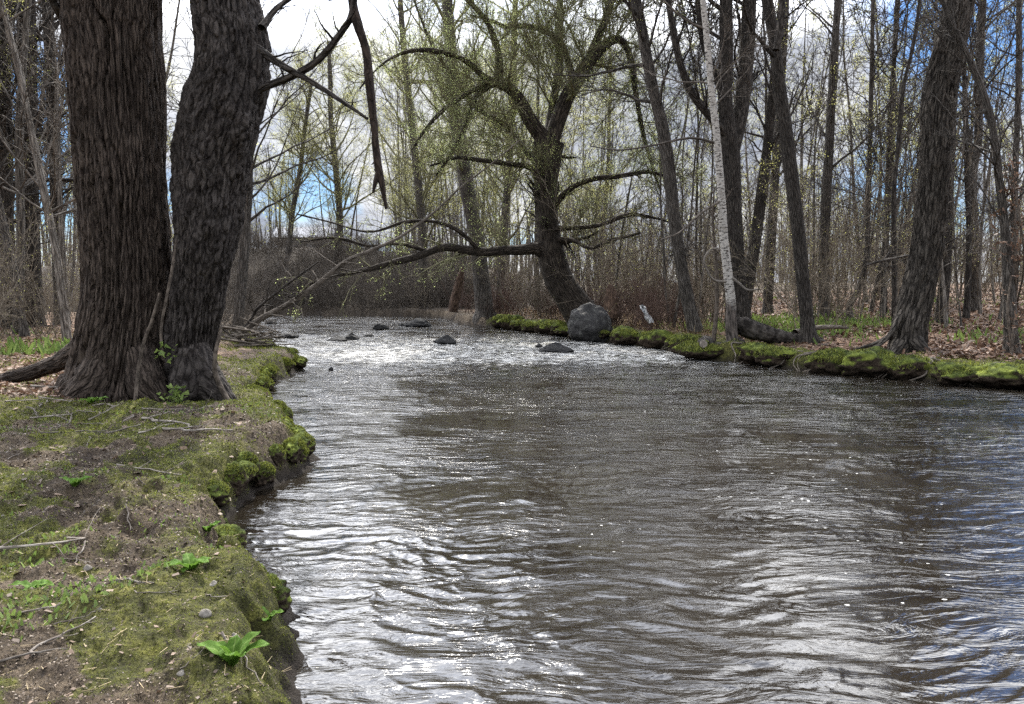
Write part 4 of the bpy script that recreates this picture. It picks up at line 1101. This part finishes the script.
def shrub_proto(seed, h, nst, mat, name, cat, twn=160, spread=.5, r=.014, budn=0):
    rg = np.random.default_rng(seed)
    P = np.empty((nst, 7, 3)); base = rg.normal(size=(nst, 3)) * spread * .35; base[:, 2] = -.1
    d = rg.normal(size=(nst, 3)) * .22 * spread / .5; d[:, 2] = 1; d /= np.linalg.norm(d, axis=1, keepdims=True)
    ln = h * rg.uniform(.55, 1.1, nst); P[:, 0] = base
    for k in range(1, 7):
        d = d + rg.normal(size=(nst, 3)) * .08; d[:, 2] += .02; d /= np.linalg.norm(d, axis=1, keepdims=True); P[:, k] = P[:, k - 1] + d * (ln / 6)[:, None]
    R_ = r * rg.uniform(.6, 1.2, nst)[:, None] * (1 - .7 * np.linspace(0, 1, 7)[None])
    mb = MB().tubes(P, R_, 5)
    a = grow(rg, P, R_, twn, .15, 1, .7, .3, .35, .6, 5, .14, .06, .006)
    b = grow(rg, *a, twn * 3, .15, 1, .7, .3, .5, .6, 4, .14, .04, .005)
    mb.tubes(*a, 4).tubes(*b, 3)
    mats = [M[mat]]
    if budn:
        leaf_quads(mb, rg, b[0], budn, .024, 1, .03); mats.append(M['palebud'])
    o = mb.build(name, mats)
    return tag(o, cat + ' proto', cat)


sap_pro = [slim_proto(340 + k, h, r, b, 'wood', (16, 90, 380)) for k, (h, r, b) in enumerate([(9, .032, 0), (11, .04, 0), (7.5, .026, 60), (12, .048, 0)])]
for q_ in sap_pro:
    q_.name = 'sapling'
    q_['category'] = 'sapling'
tan_pro = [shrub_proto(400 + k, h, n_, 'tan_twig', 'bare_shrub', 'shrub', 120, .8, .016, bn) for k, (h, n_, bn) in enumerate([(3.2, 9, 0), (4.5, 7, 300), (2.4, 12, 0), (5.5, 6, 500)])]
red_pro = [shrub_proto(420 + k, h, n_, 'red_twig', 'red_shrub', 'shrub', 110, 1.0, .012) for k, (h, n_) in enumerate([(1.5, 22), (1.1, 26), (2.0, 18)])]
dark_pro = [shrub_proto(440 + k, h, n_, 'twig', 'hill_shrub', 'shrub', 200, 1.9, .02) for k, (h, n_) in enumerate([(2.2, 22), (3.0, 18)])]

rs = np.random.default_rng(500)
placed = {}


def place_copy(pro, x, y, rz, sc, label, group):
    key = pro.name
    if key not in placed:
        placed[key] = 1; o = pro
        o.location = (x, y, gz(x, y)); o.rotation_euler = (0, 0, rz); o.scale = (sc,) * 3; tag(o, label, None, group)
    else:
        o = copy_thing(pro, (x, y, gz(x, y)), rz, sc, label, group)
    return o


def scatter(pros, n, pxr, Yr, label, group, sc=(.8, 1.2), mind=1.0, dmin=1.2, keep=None, bias=1.0):
    pts = []; tries = 0
    while len(pts) < n and tries < n * 60:
        tries += 1
        Y = Yr[0] + (Yr[1] - Yr[0]) * rs.random() ** bias; px = rs.uniform(*pxr); x = (px - CX) / F * Y
        if float(sdist(np.array([x]), np.array([Y]))[0]) < dmin or (keep and not keep(px, Y)) or any((x - a) ** 2 + (Y - b) ** 2 < mind ** 2 for a, b in pts):
            continue
        pts.append((x, Y)); place_copy(pros[rs.integers(len(pros))], x, Y, rs.uniform(0, 6.28), rs.uniform(*sc), label, group)


scatter(protos, 46, (585, 1300), (23, 62), 'slim bare tree among many in the wood behind the right bank', 'woodland trees behind the right bank', dmin=4.0, mind=1.1)
scatter(protos, 30, (395, 600), (36, 66), 'slim bare tree in the wood beyond the bend behind the budding willow', 'woodland trees behind the willow', dmin=3.0, mind=1.2)
scatter(protos, 34, (-110, 150), (16, 60), 'slim bare tree in the dark wood left of the furrowed willow', 'woodland trees on the left bank', dmin=2.0, mind=1.2, keep=lambda px, Y: px < 75 or Y > 24)
scatter(protos, 26, (150, 410), (46, 75), 'bare tree standing on the brushy hill beyond the bend', 'trees on the brushy hill', sc=(.5, .8), dmin=4.0, mind=2.5)
scatter(tan_pro, 80, (600, 1200), (19, 50), 'thin-stemmed tan shrub in the wood behind the right bank', 'bare shrubs behind the right bank', dmin=3.2, mind=.7)
scatter(tan_pro, 44, (400, 720), (24, 52), 'thin-stemmed tan shrub behind the boulder and the willow', 'bare shrubs behind the willow', dmin=1.4, mind=.7)
scatter(tan_pro, 26, (-60, 85), (12.5, 34), 'thin-stemmed tan shrub in the dark wood left of the furrowed willow', 'bare shrubs on the left bank', sc=(.5, .9), dmin=1.5, mind=.7)
scatter(red_pro, 46, (400, 690), (21.5, 40), 'low red-stemmed shrub along the bank beside the budding willow', 'red shrubs along the far bank', sc=(.7, 1.15), dmin=.7, mind=.5)
scatter(dark_pro, 130, (205, 480), (40.2, 54), 'dark twiggy bush covering the hill beyond the bend', 'bushes on the hill beyond the bend', sc=(.5, 1.0), dmin=.3, mind=.7, bias=1.6)
scatter(dark_pro, 7, (222, 252), (17, 30), 'dark twiggy bush overhanging the left bank near the driftwood pile', 'bushes on the left bank', sc=(.3, .55), dmin=.2, mind=.5)

scatter(sap_pro, 56, (560, 1100), (19, 40), 'pencil-thin upright sapling in the wood behind the right bank', 'saplings behind the right bank', sc=(.7, 1.15), dmin=2.2, mind=.5)
# exposed roots along the cut of the right bank
rr_ = np.random.default_rng(777)
for k in range(26):
    s0 = rr_.uniform(.3, cum[-5]); p = np.array([np.interp(s0, cum, right_world[:, j]) for j in (0, 1)]); p2 = np.array([np.interp(s0 + .3, cum, right_world[:, j]) for j in (0, 1)])
    tg = (p2 - p) / (np.linalg.norm(p2 - p) + 1e-9); nm_ = np.array([-tg[1], tg[0]])
    if sdist(*(p + nm_ * .3)) < 0:
        nm_ = -nm_
    ln_ = rr_.uniform(.35, 1.1); r_0 = rr_.uniform(.012, .035); pts = []
    for u_ in np.linspace(0, 1, 6):
        q_ = p + nm_ * (.62 - .72 * u_) + tg * (ln_ * (u_ - .5) * rr_.choice([-1, 1]) * .5 + rr_.normal() * .06)
        z_ = max(gz(q_[0], q_[1]), -.05) * (1 - u_) + (.34 - .38 * u_ * u_) * u_ + .05 * np.sin(u_ * 3)
        pts.append([q_[0], q_[1], z_, r_0 * (1 - .55 * u_)])
    q_ = spline(pts, 24)
    o = MB().tubes(q_[:, :3], q_[:, 3], 8, 0, ridge_bump(.005, 25, 6, k)).build('bank_root', M['driftwood'], None, q_[0, :3])
    tag(o, 'bare woody root poking out of the moss over the water on the right bank', 'root', 'exposed roots of the right bank')

# far woodland: one mass of stems
rf = np.random.default_rng(600)
fb = MB(); n_ = 900
az = rf.uniform(-46, 46, n_); Y = rf.uniform(66, 130, n_); x = np.tan(np.radians(az)) * Y
ok = (sdist(x, Y) > 3) & ~((np.abs(az + 13.5) < 5) & (rf.random(n_) < .85)); x, Y = x[ok], Y[ok]; n_ = len(x)
z = ground_z(x, Y, False); hgt = rf.uniform(6, 11, n_)
P = np.empty((n_, 6, 3)); P[:, 0] = np.stack([x, Y, z - .3], 1); d = rf.normal(size=(n_, 3)) * .05; d[:, 2] = 1
for k in range(1, 6):
    d = d + rf.normal(size=(n_, 3)) * .04; P[:, k] = P[:, k - 1] + d * (hgt / 5)[:, None]
R_ = rf.uniform(.06, .17, n_)[:, None] * (1 - .75 * np.linspace(0, 1, 6)[None])
a = grow(rf, P, R_, 5000, .1, 1, .7, .25, .25, .4, 5, .15, .1, .02); b = grow(rf, *a, 18000, .15, 1, .7, .3, .5, .5, 4, .15, .06, .016)
fb.tubes(P, R_, 5).tubes(*a, 3).tubes(*b, 3); leaf_quads(fb, rf, b[0], 16000, .16, 1, .15)
tag(fb.build('distant_woods', [M['wood'], M['palebud']]), 'grey leafless woodland far behind the stream', 'woodland', kind='stuff')

# far house on the rise
m, t = new_mat('house_wall'); M['hwall'] = m
ob = t.n('ShaderNodeTexCoord').outputs['Object']
finish(t, t.ramp(t.noise(ob, 2, 4), [(0.3, (0.30, 0.30, 0.31)), (0.7, (0.38, 0.38, 0.39))]), .8)
m, t = new_mat('house_roof'); M['hroof'] = m
ob = t.n('ShaderNodeTexCoord').outputs['Object']
finish(t, t.ramp(t.noise(t.mapping(ob, (1, 1, 8)), 2, 4), [(0.3, (0.13, 0.14, 0.16)), (0.7, (0.2, 0.21, 0.24))]), .85)
m, t = new_mat('house_glass'); M['hglass'] = m
finish(t, (0.03, 0.035, 0.04), .1, spec=.6)


def box(name, mat, parent, lo, hi):
    bm = bmesh.new(); bmesh.ops.create_cube(bm, size=1); me = bpy.data.meshes.new(name)
    for v in bm.verts:
        v.co = Vector([lo[i] + (v.co[i] + .5) * (hi[i] - lo[i]) for i in range(3)])
    bm.to_mesh(me); bm.free(); me.materials.append(M[mat]); o = bpy.data.objects.new(name, me); COL.objects.link(o); o.parent = parent
    return o


YH = 78
pc = at(300, 240, YH)
hz_ = gz(pc[0], YH)
e = thing('far_house', (pc[0], YH, hz_), 'low grey roofed house glimpsed on the rise through the far trees', 'house')
wt_ = at(300, 237, YH)[2] - hz_; rt_ = at(300, 225, YH)[2] - hz_
box('wall', 'hwall', e, (-2.8, 0, -.5), (2.8, 6, wt_))
for xx in (-2.2, -.5, 1.2):
    box('window', 'hglass', e, (xx, -.04, wt_ - 1.7), (xx + 1.1, .02, wt_ - .6))
V = [(-3.2, -.5, wt_ - .05), (3.2, -.5, wt_ - .05), (3.2, 6.5, wt_ - .05), (-3.2, 6.5, wt_ - .05), (-3.2, 3, rt_), (3.2, 3, rt_)]
me = bpy.data.meshes.new('roof'); me.from_pydata(V, [], [(0, 1, 5, 4), (2, 3, 4, 5), (0, 4, 3), (1, 2, 5), (0, 3, 2, 1)]); me.materials.append(M['hroof'])
o = bpy.data.objects.new('roof', me); COL.objects.link(o); o.parent = e

# ------------------------------------------------------------------ driftwood pile, sticks, stones, plants
def stick(name, label, p, ang, ln, r, mat, tilt=0.0, seed=1, cat='stick', group=None, fork=True, zoff=0.0):
    rg = np.random.default_rng(seed)
    K = 9; d = np.array([math.cos(ang), math.sin(ang), 0.0]); pts = np.zeros((K, 3)); pts[0] = [p[0], p[1], 0]
    for k in range(1, K):
        d2 = d + np.array([*(rg.normal(size=2) * .4), 0]); d2 /= np.linalg.norm(d2); pts[k] = pts[k - 1] + d2 * ln / (K - 1)
    pts[:, :2] -= pts[K // 2, :2] - np.array(p[:2])
    zz = np.maximum(ground_z(pts[:, 0], pts[:, 1]), 0); A_ = np.polyfit(np.arange(K), zz, 1)
    line = np.polyval(A_, np.arange(K)); line += max(0, np.max(zz - line)) * .5
    pts[:, 2] = line + r * .8 + zoff + tilt * np.linspace(-.5, .5, K) * ln
    R_ = r * (1 - .6 * np.linspace(0, 1, K))
    mb = MB().tubes(pts[None], R_[None], 8)
    if fork:
        a = grow(rg, pts[None], R_[None], 3, .3, .9, .7, .2, .45, .6, 5, .15, .02, .0015); mb.tubes(*a, 5)
    o = mb.build(name, M[mat], None, pts[K // 2])
    return tag(o, label, cat, group)


rt = np.random.default_rng(700)
for k in range(26):                                           # driftwood pile against the bank below the leaning pole
    p = at(rt.uniform(234, 268), rt.uniform(334, 350), YP - .2 + rt.uniform(-.5, .5))
    stick('driftwood', 'dark stick in the driftwood pile at the foot of the leaning pole', p, rt.uniform(-.9, .5), rt.uniform(.7, 1.7), rt.uniform(.012, .03), 'driftwood', rt.uniform(-.25, .25), 710 + k, 'driftwood', 'driftwood pile on the left bank', zoff=rt.uniform(0, .38))
special = [((20, 558), .5, .75, .010, 'long pale curved stick lying on the dark clods'), ((175, 426), -.38, .95, .014, 'long grey stick slanting from the trunk foot toward the moss'), ((195, 434), .06, .7, .012, 'pale straight stick lying under the scaly trunk'),
           ((75, 394), .05, 1.0, .016, 'thickest pale stick lying against the willow roots'), ((135, 585), -.3, .22, .007, 'short dark stick amid the mossy patch'), ((60, 640), .9, .28, .006, 'bleached twig standing out on the near moss'),
           ((150, 470), .1, .45, .008, 'dark forked stick at the edge of the bare path'), ((30, 660), .4, .25, .006, 'pale twig at the left of the near moss'), ((247, 667), -.9, .25, .005, 'fine pale twig right below the bright leaf rosette')]
for k, (pp, an, ln, r, lb) in enumerate(special):
    h = ground_hit(*pp); stick('stick', lb, h, an, ln, r, 'stick', 0, 750 + k)
for k in range(40):
    if k < 26:
        px, py = rt.uniform(20, 225), rt.uniform(396, 432); g_ = 'sticks at the foot of the great trunks'; lb = 'thin dry stick among many at the foot of the great trunks'
    else:
        px, py = rt.uniform(5, 250), rt.uniform(440, 690); g_ = 'twigs scattered over the near bank'; lb = 'thin twig scattered on the near mossy bank'
    h = ground_hit(px, py)
    if float(sdist(h[:1], h[1:2])[0]) < .15:
        continue
    big = 1 if k < 26 else .35
    stick('twig', lb, h, rt.uniform(-1.6, 1.6), big * rt.uniform(.2, .6), (.009 if k < 26 else .004) * rt.uniform(.6, 1.2), 'stick', 0, 800 + k, 'twig', g_, zoff=rt.uniform(0, .03) if k < 26 else 0)
pebs = [((205, 615), 14, 7, 'palest flat stone right of the near dirt patch'), ((215, 586), 13, 6, 'grey pebble below the second leaf rosette'), ((90, 608), 9, 5, 'grey pebble, left one of two on the bare dirt'), ((100, 612), 8, 5, 'grey pebble, right one of two on the bare dirt'), ((234, 638), 12, 6, 'stone half hidden above the bright leaf rosette'), ((183, 674), 14, 5, 'pale flat stone in dirt left of the bright leaf rosette'), ((88, 569), 9, 5, 'light pebble lying below the dark clods')]
for k, (pp, a_, b_, lb) in enumerate(pebs):
    h = ground_hit(*pp); rock('pebble', lb, pp[0], pp[1], a_, b_, Y=h[1], mat='pebble', seed=30 + k, cat='pebble', z0=h[2], sub=3, sink=.5)

m, t = new_mat('rosette_leaf'); M['rosette'] = m
uvn = t.n('ShaderNodeSeparateXYZ', {0: t.n('ShaderNodeUVMap').outputs[0]})
ob = t.n('ShaderNodeTexCoord').outputs['Object']
mid = t.ramp(t.math('ABSOLUTE', t.math('SUBTRACT', uvn.outputs[0], .5)), [(0.0, 1.0), (0.06, 0.0)])
c = t.mix(t.math('MULTIPLY', mid, .6), t.ramp(t.noise(ob, 18, 4), [(0.3, (0.06, 0.125, 0.016)), (0.7, (0.115, 0.21, 0.032))]), (0.28, 0.36, 0.12))
p_ = t.n('ShaderNodeBsdfPrincipled', {'Base Color': c, 'Roughness': .7, 'Specular IOR Level': .15, 'Normal': t.n('ShaderNodeBump', {'Height': t.noise(ob, 60, 3), 'Strength': .3, 'Distance': .004}).outputs[0]})
tr = t.n('ShaderNodeBsdfTranslucent', {'Color': c}); mx = t.n('ShaderNodeMixShader', {0: .4, 1: p_.outputs[0], 2: tr.outputs[0]}); t.link(mx.outputs[0], t.n('ShaderNodeOutputMaterial').inputs[0])


def rosette(label, px, py, size, nl, seed, tall=.6):
    rg = np.random.default_rng(seed); h = ground_hit(px, py)
    e = thing('leaf_rosette', h, label, 'plant')
    for k in range(nl):
        an = k * 2.399 + rg.uniform(-.3, .3); L_ = size * rg.uniform(.6, 1.05); el = rg.uniform(.65, 1.05) * tall * 1.7
        uu, vv = np.meshgrid(np.linspace(0, 1, 14), np.linspace(-1, 1, 7), indexing='ij')
        wdt = L_ * .2 * np.sin(np.clip(uu * .93 + .07, 0, 1) ** .8 * math.pi) ** .7 + .004
        eu = el - .9 * uu
        rad = np.cumsum(np.cos(eu), axis=0) * L_ / 14; zz = np.cumsum(np.sin(eu), axis=0) * L_ / 14
        yy = vv * wdt; zz = zz + np.abs(vv) * wdt * .35 + .004 * np.sin(uu * 15 + vv * 3)
        X = rad * math.cos(an) - yy * math.sin(an); Y_ = rad * math.sin(an) + yy * math.cos(an)
        idx = np.arange(14 * 7).reshape(14, 7); q = np.stack([idx[:-1, :-1], idx[1:, :-1], idx[1:, 1:], idx[:-1, 1:]], -1).reshape(-1, 4)
        UV = np.stack([(vv.ravel()[q] + 1) / 2, uu.ravel()[q]], -1)
        MB().quads(np.stack([X, Y_, zz], -1), q, UV).build('leaf', M['rosette'], e)
    return e


rosette('bright green broad-leaved rosette at the bottom of the near bank', 232, 668, .165, 8, 1, .85)
rosette('second leaf rosette on the bank slope up from the brightest one', 191, 571, .13, 8, 2, .6)
rosette('small leaf rosette by the water notch in the left bank', 208, 533, .12, 7, 3, .75)
rosette('tiny green rosette beside the mossy path on the left', 75, 487, .12, 6, 4, .6)
rosette('dull small rosette on the bare dirt near the left edge', 32, 588, .10, 6, 5, .35)
rosette('green rosette against the foot of the scaly trunk', 178, 399, .22, 8, 6, .9)
rosette('bluish rosette among sticks below the furrowed trunk', 92, 404, .2, 7, 7, .5)
rosette('leafy plant hanging at the bank lip over the dark undercut', 268, 622, .09, 6, 8, .8)

# ------------------------------------------------------------------ moss, leaf litter, herbs: cover nobody could count
def cover_points(rg, n, azr, rr):
    az = np.radians(rg.uniform(*azr, n)); r = np.exp(rg.uniform(math.log(rr[0]), math.log(rr[1]), n))
    return r * np.sin(az), r * np.cos(az)


def updirs(rg, n, lean):
    d = rg.normal(size=(n, 3)) * lean; d[:, 2] = np.abs(d[:, 2]) + 1; d /= np.linalg.norm(d, axis=1, keepdims=True)
    s_ = np.cross(d, rg.normal(size=(n, 3))); s_ /= np.linalg.norm(s_, axis=1, keepdims=True) + 1e-9
    return d, s_


rm = np.random.default_rng(900)
x, y = cover_points(rm, 420000, (-40, -8), (2.2, 24)); r_ = rightness(x, y); mk = moss_mask(x, y); z = ground_z(x, y)
ok = (r_ == 0) & (z > .04) & (rm.random(len(x)) < mk * .9); x, y, z = x[ok], y[ok], z[ok]
d, s_ = updirs(rm, len(x), 1.2); dist = np.hypot(x, y)
hh = np.clip(.0020 * dist, .006, .03) * rm.uniform(.4, 1.3, len(x))
mb = MB().blades(np.stack([x, y, z - .003], 1), d, s_, hh, hh * .34, 0, .4)
tag(mb.build('bank_moss', M['moss']), 'low yellow-green moss carpeting the left bank', 'moss', kind='stuff')
x, y = cover_points(rm, 300000, (0, 40), (11, 34)); r_ = rightness(x, y); mk = moss_mask(x, y); z = ground_z(x, y)
ok = (r_ == 1) & (z > .05) & (rm.random(len(x)) < mk); x, y, z = x[ok], y[ok], z[ok]
d, s_ = updirs(rm, len(x), 1.0); hh = rm.uniform(.012, .04, len(x))
mb = MB().blades(np.stack([x, y, z - .005], 1), d, s_, hh, hh * .25, 0, .3)
tag(mb.build('far_bank_moss', M['moss']), 'green moss covering the lip of the right bank', 'moss', kind='stuff')
mb = MB()
for (c_, zc_, wd, hgt_) in hum:                                  # moss tufts crowning the hummocks
    n_ = 900; th = rm.uniform(0, 6.283, n_); ph = rm.uniform(.15, 1, n_)
    p = np.stack([c_[0] + wd * .5 * np.sqrt(1 - ph ** 2) * np.cos(th), c_[1] + .33 * np.sqrt(1 - ph ** 2) * np.sin(th), zc_ + hgt_ * ph * .97], 1)
    d, s_ = updirs(rm, n_, .8); hh = rm.uniform(.02, .055, n_); mb.blades(p, d, s_, hh, hh * .25, 0, .3)
for (c_, zc_, wd, hgt_, dp) in hum_l:
    n_ = 1500; th = rm.uniform(0, 6.283, n_); ph = rm.uniform(.1, 1, n_); rr_ = np.sqrt(1 - ph ** 2)
    p = np.stack([c_[0] + (wd * .5 + dp) * .5 * rr_ * np.cos(th), c_[1] + (wd * .5 + dp) * .55 * rr_ * np.sin(th), zc_ + hgt_ * ph * 1.0], 1)
    d, s_ = updirs(rm, n_, 1.1); hh = np.clip(.0024 * c_[1], .008, .03) * rm.uniform(.5, 1.3, n_); mb.blades(p, d, s_, hh, hh * .3, 0, .3)
tag(mb.build('hummock_moss', M['moss']), 'shaggy moss tufts on the hummocks and clods of both bank lips', 'moss', kind='stuff')
x, y = cover_points(rm, 150000, (-4, 42), (13, 50)); lm = litter_mask(x, y); z = ground_z(x, y)
ok = (rightness(x, y) == 1) & (z > .1) & (rm.random(len(x)) < lm * .8 * smooth(-.5, .3, fbm(x * .5, y * .5, octv=2, seed=91) + .2)); x, y, z = x[ok], y[ok], z[ok]
d = rm.normal(size=(len(x), 3)); d[:, 2] *= .35; d /= np.linalg.norm(d, axis=1, keepdims=True); u_ = np.array([0, 0, 1.0]) + rm.normal(size=(len(x), 3)) * .5
s_ = np.cross(d, u_); s_ /= np.linalg.norm(s_, axis=1, keepdims=True)
hh = rm.uniform(.05, .12, len(x)); mb = MB().blades(np.stack([x, y, z + rm.uniform(.0, .03, len(x))], 1), d, s_, hh, hh * .36, 0, .6)
tag(mb.build('leaf_litter', M['deadleaf']), 'brown fallen leaves covering the woodland floor of the right bank', 'leaves', kind='stuff')
x, y = cover_points(rm, 18000, (-38, -25), (10, 26)); z = ground_z(x, y); ok = (rightness(x, y) == 0) & (sdist(x, y) > 1.5) & (rm.random(len(x)) < .5); x, y, z = x[ok], y[ok], z[ok]
d = rm.normal(size=(len(x), 3)); d[:, 2] *= .35; d /= np.linalg.norm(d, axis=1, keepdims=True); s_ = np.cross(d, np.array([0, 0, 1.0]) + rm.normal(size=(len(x), 3)) * .5); s_ /= np.linalg.norm(s_, axis=1, keepdims=True)
hh = rm.uniform(.03, .07, len(x)); mb = MB().blades(np.stack([x, y, z + rm.uniform(.0, .03, len(x))], 1), d, s_, hh, hh * .36, 0, .6)
tag(mb.build('left_leaf_litter', M['deadleaf']), 'brown fallen leaves on the floor of the left wood', 'leaves', kind='stuff')
x, y = cover_points(rm, 90000, (10, 42), (17, 40)); z = ground_z(x, y); pt = fbm(x * .35, y * .35, octv=3, seed=95)
core = np.exp(-(((x - 8.8) / 2.6) ** 2 + ((y - 23) / 2.5) ** 2)) + .8 * np.exp(-(((x - 6.8) / 1.6) ** 2 + ((y - 20.5) / 1.6) ** 2))
ok = (sdist(x, y) > 2) & (rm.random(len(x)) < np.clip(core * .35 + smooth(.3, .7, pt) * .08, 0, 1)) & (rightness(x, y) == 1); x, y, z = x[ok], y[ok], z[ok]
d, s_ = updirs(rm, len(x), .45); hh = rm.uniform(.08, .22, len(x)); mb = MB().blades(np.stack([x, y, z - .01], 1), d, s_, hh, hh * .16, 0, .35)
x, y = cover_points(rm, 14000, (-39, -29), (15, 24)); z = ground_z(x, y); ok = rm.random(len(x)) < .12 * smooth(.2, .6, fbm(x * .5, y * .5, octv=2, seed=96)); x, y, z = x[ok], y[ok], z[ok]
d, s_ = updirs(rm, len(x), .45); hh = rm.uniform(.1, .3, len(x)); mb.blades(np.stack([x, y, z - .01], 1), d, s_, hh, hh * .16, 0, .35)
tag(mb.build('green_undergrowth', M['herb']), 'fresh green spring herbs in patches on the woodland floor', 'undergrowth', kind='stuff')
x, y = cover_points(rm, 26000, (-8, 16), (21, 42)); z = ground_z(x, y); ok = (sdist(x, y) > 1.3) & (sdist(x, y) < 5) & (rightness(x, y) == 1) & (rm.random(len(x)) < .5); x, y, z = x[ok], y[ok], z[ok]
d, s_ = updirs(rm, len(x), .5); hh = rm.uniform(.08, .26, len(x)); mb = MB().blades(np.stack([x, y, z - .01], 1), d, s_, hh, hh * .03, 0, .3)
x, y = cover_points(rm, 5000, (-40, -10), (2.6, 14)); z = ground_z(x, y); ok = (rightness(x, y) == 0) & (sdist(x, y) > .05) & (rm.random(len(x)) < .25); x, y, z = x[ok], y[ok], z[ok]
d = rm.normal(size=(len(x), 3)); d[:, 2] = .12; d /= np.linalg.norm(d, axis=1, keepdims=True); s_ = np.cross(d, np.array([[0, 0, 1.0]])); s_ /= np.linalg.norm(s_, axis=1, keepdims=True)
hh = rm.uniform(.015, .07, len(x)); mb.blades(np.stack([x, y, z + .003], 1), d, s_, hh, np.full(len(x), .0016), 0, .5)
tag(mb.build('dry_grass', M['drygrass']), 'dry straw-coloured grass wisps along the banks', 'grass', kind='stuff')

# crumbled soil, leaf fragments and sprouts on the near bank
def scatter_flat(mb, rg, n, rr, smin, smax, aspect, lift, prob, m=0, tilt=.5):
    x, y = cover_points(rg, n, (-41, -6), rr); z = ground_z(x, y)
    ok = (rightness(x, y) == 0) & (sdist(x, y) > .03) & (z > .08) & (rg.random(n) < prob(x, y)); x, y, z = x[ok], y[ok], z[ok]; k_ = len(x)
    d = rg.normal(size=(k_, 3)); d[:, 2] *= tilt; d /= np.linalg.norm(d, axis=1, keepdims=True)
    s_ = np.cross(d, np.array([0, 0, 1.0]) + rg.normal(size=(k_, 3)) * tilt); s_ /= np.linalg.norm(s_, axis=1, keepdims=True)
    h_ = rg.uniform(smin, smax, k_) * np.clip(np.hypot(x, y) / 4, .7, 2.2)
    mb.blades(np.stack([x, y, z + lift], 1) - d * h_[:, None] * .5, d, s_, h_, h_ * aspect, m, .7)


M['crumb'] = mat_leaf('soil_crumbs', (0.018, 0.012, 0.009), (0.20, 0.155, 0.115), 0.0, 2.5)
M['leafbit'] = mat_leaf('leaf_fragments', (0.035, 0.022, 0.015), (0.19, 0.13, 0.09), 0.1, 2.0)
mb = MB(); scatter_flat(mb, rm, 70000, (2.2, 13), .003, .011, .42, .003, lambda x, y: .12 + .88 * (1 - moss_mask(x, y)), tilt=.8)
tag(mb.build('loose_soil', M['crumb']), 'crumbs of dark loose soil on the near bank', 'soil', kind='stuff')
mb = MB(); scatter_flat(mb, rm, 2200, (2.2, 14), .010, .035, .34, .006, lambda x, y: .55 + 0 * x, tilt=.35)
tag(mb.build('leaf_fragments', M['leafbit']), 'small dry leaf fragments strewn over the near bank', 'leaves', kind='stuff')
x, y = cover_points(rm, 16000, (-41, -6), (2.2, 13)); z = ground_z(x, y); pt = fbm(x * 1.6, y * 1.6, octv=2, seed=98)
ok = (rightness(x, y) == 0) & (sdist(x, y) > .05) & (z > .1) & (rm.random(len(x)) < smooth(.15, .7, pt)); x, y, z = x[ok], y[ok], z[ok]
d, s_ = updirs(rm, len(x), .9); hh = rm.uniform(.010, .032, len(x)); mb = MB().blades(np.stack([x, y, z], 1), d, s_, hh, hh * .28, 0, .5)
tag(mb.build('green_sprouts', M['herb']), 'tiny green seedlings sprouting through the moss of the near bank', 'sprouts', kind='stuff')
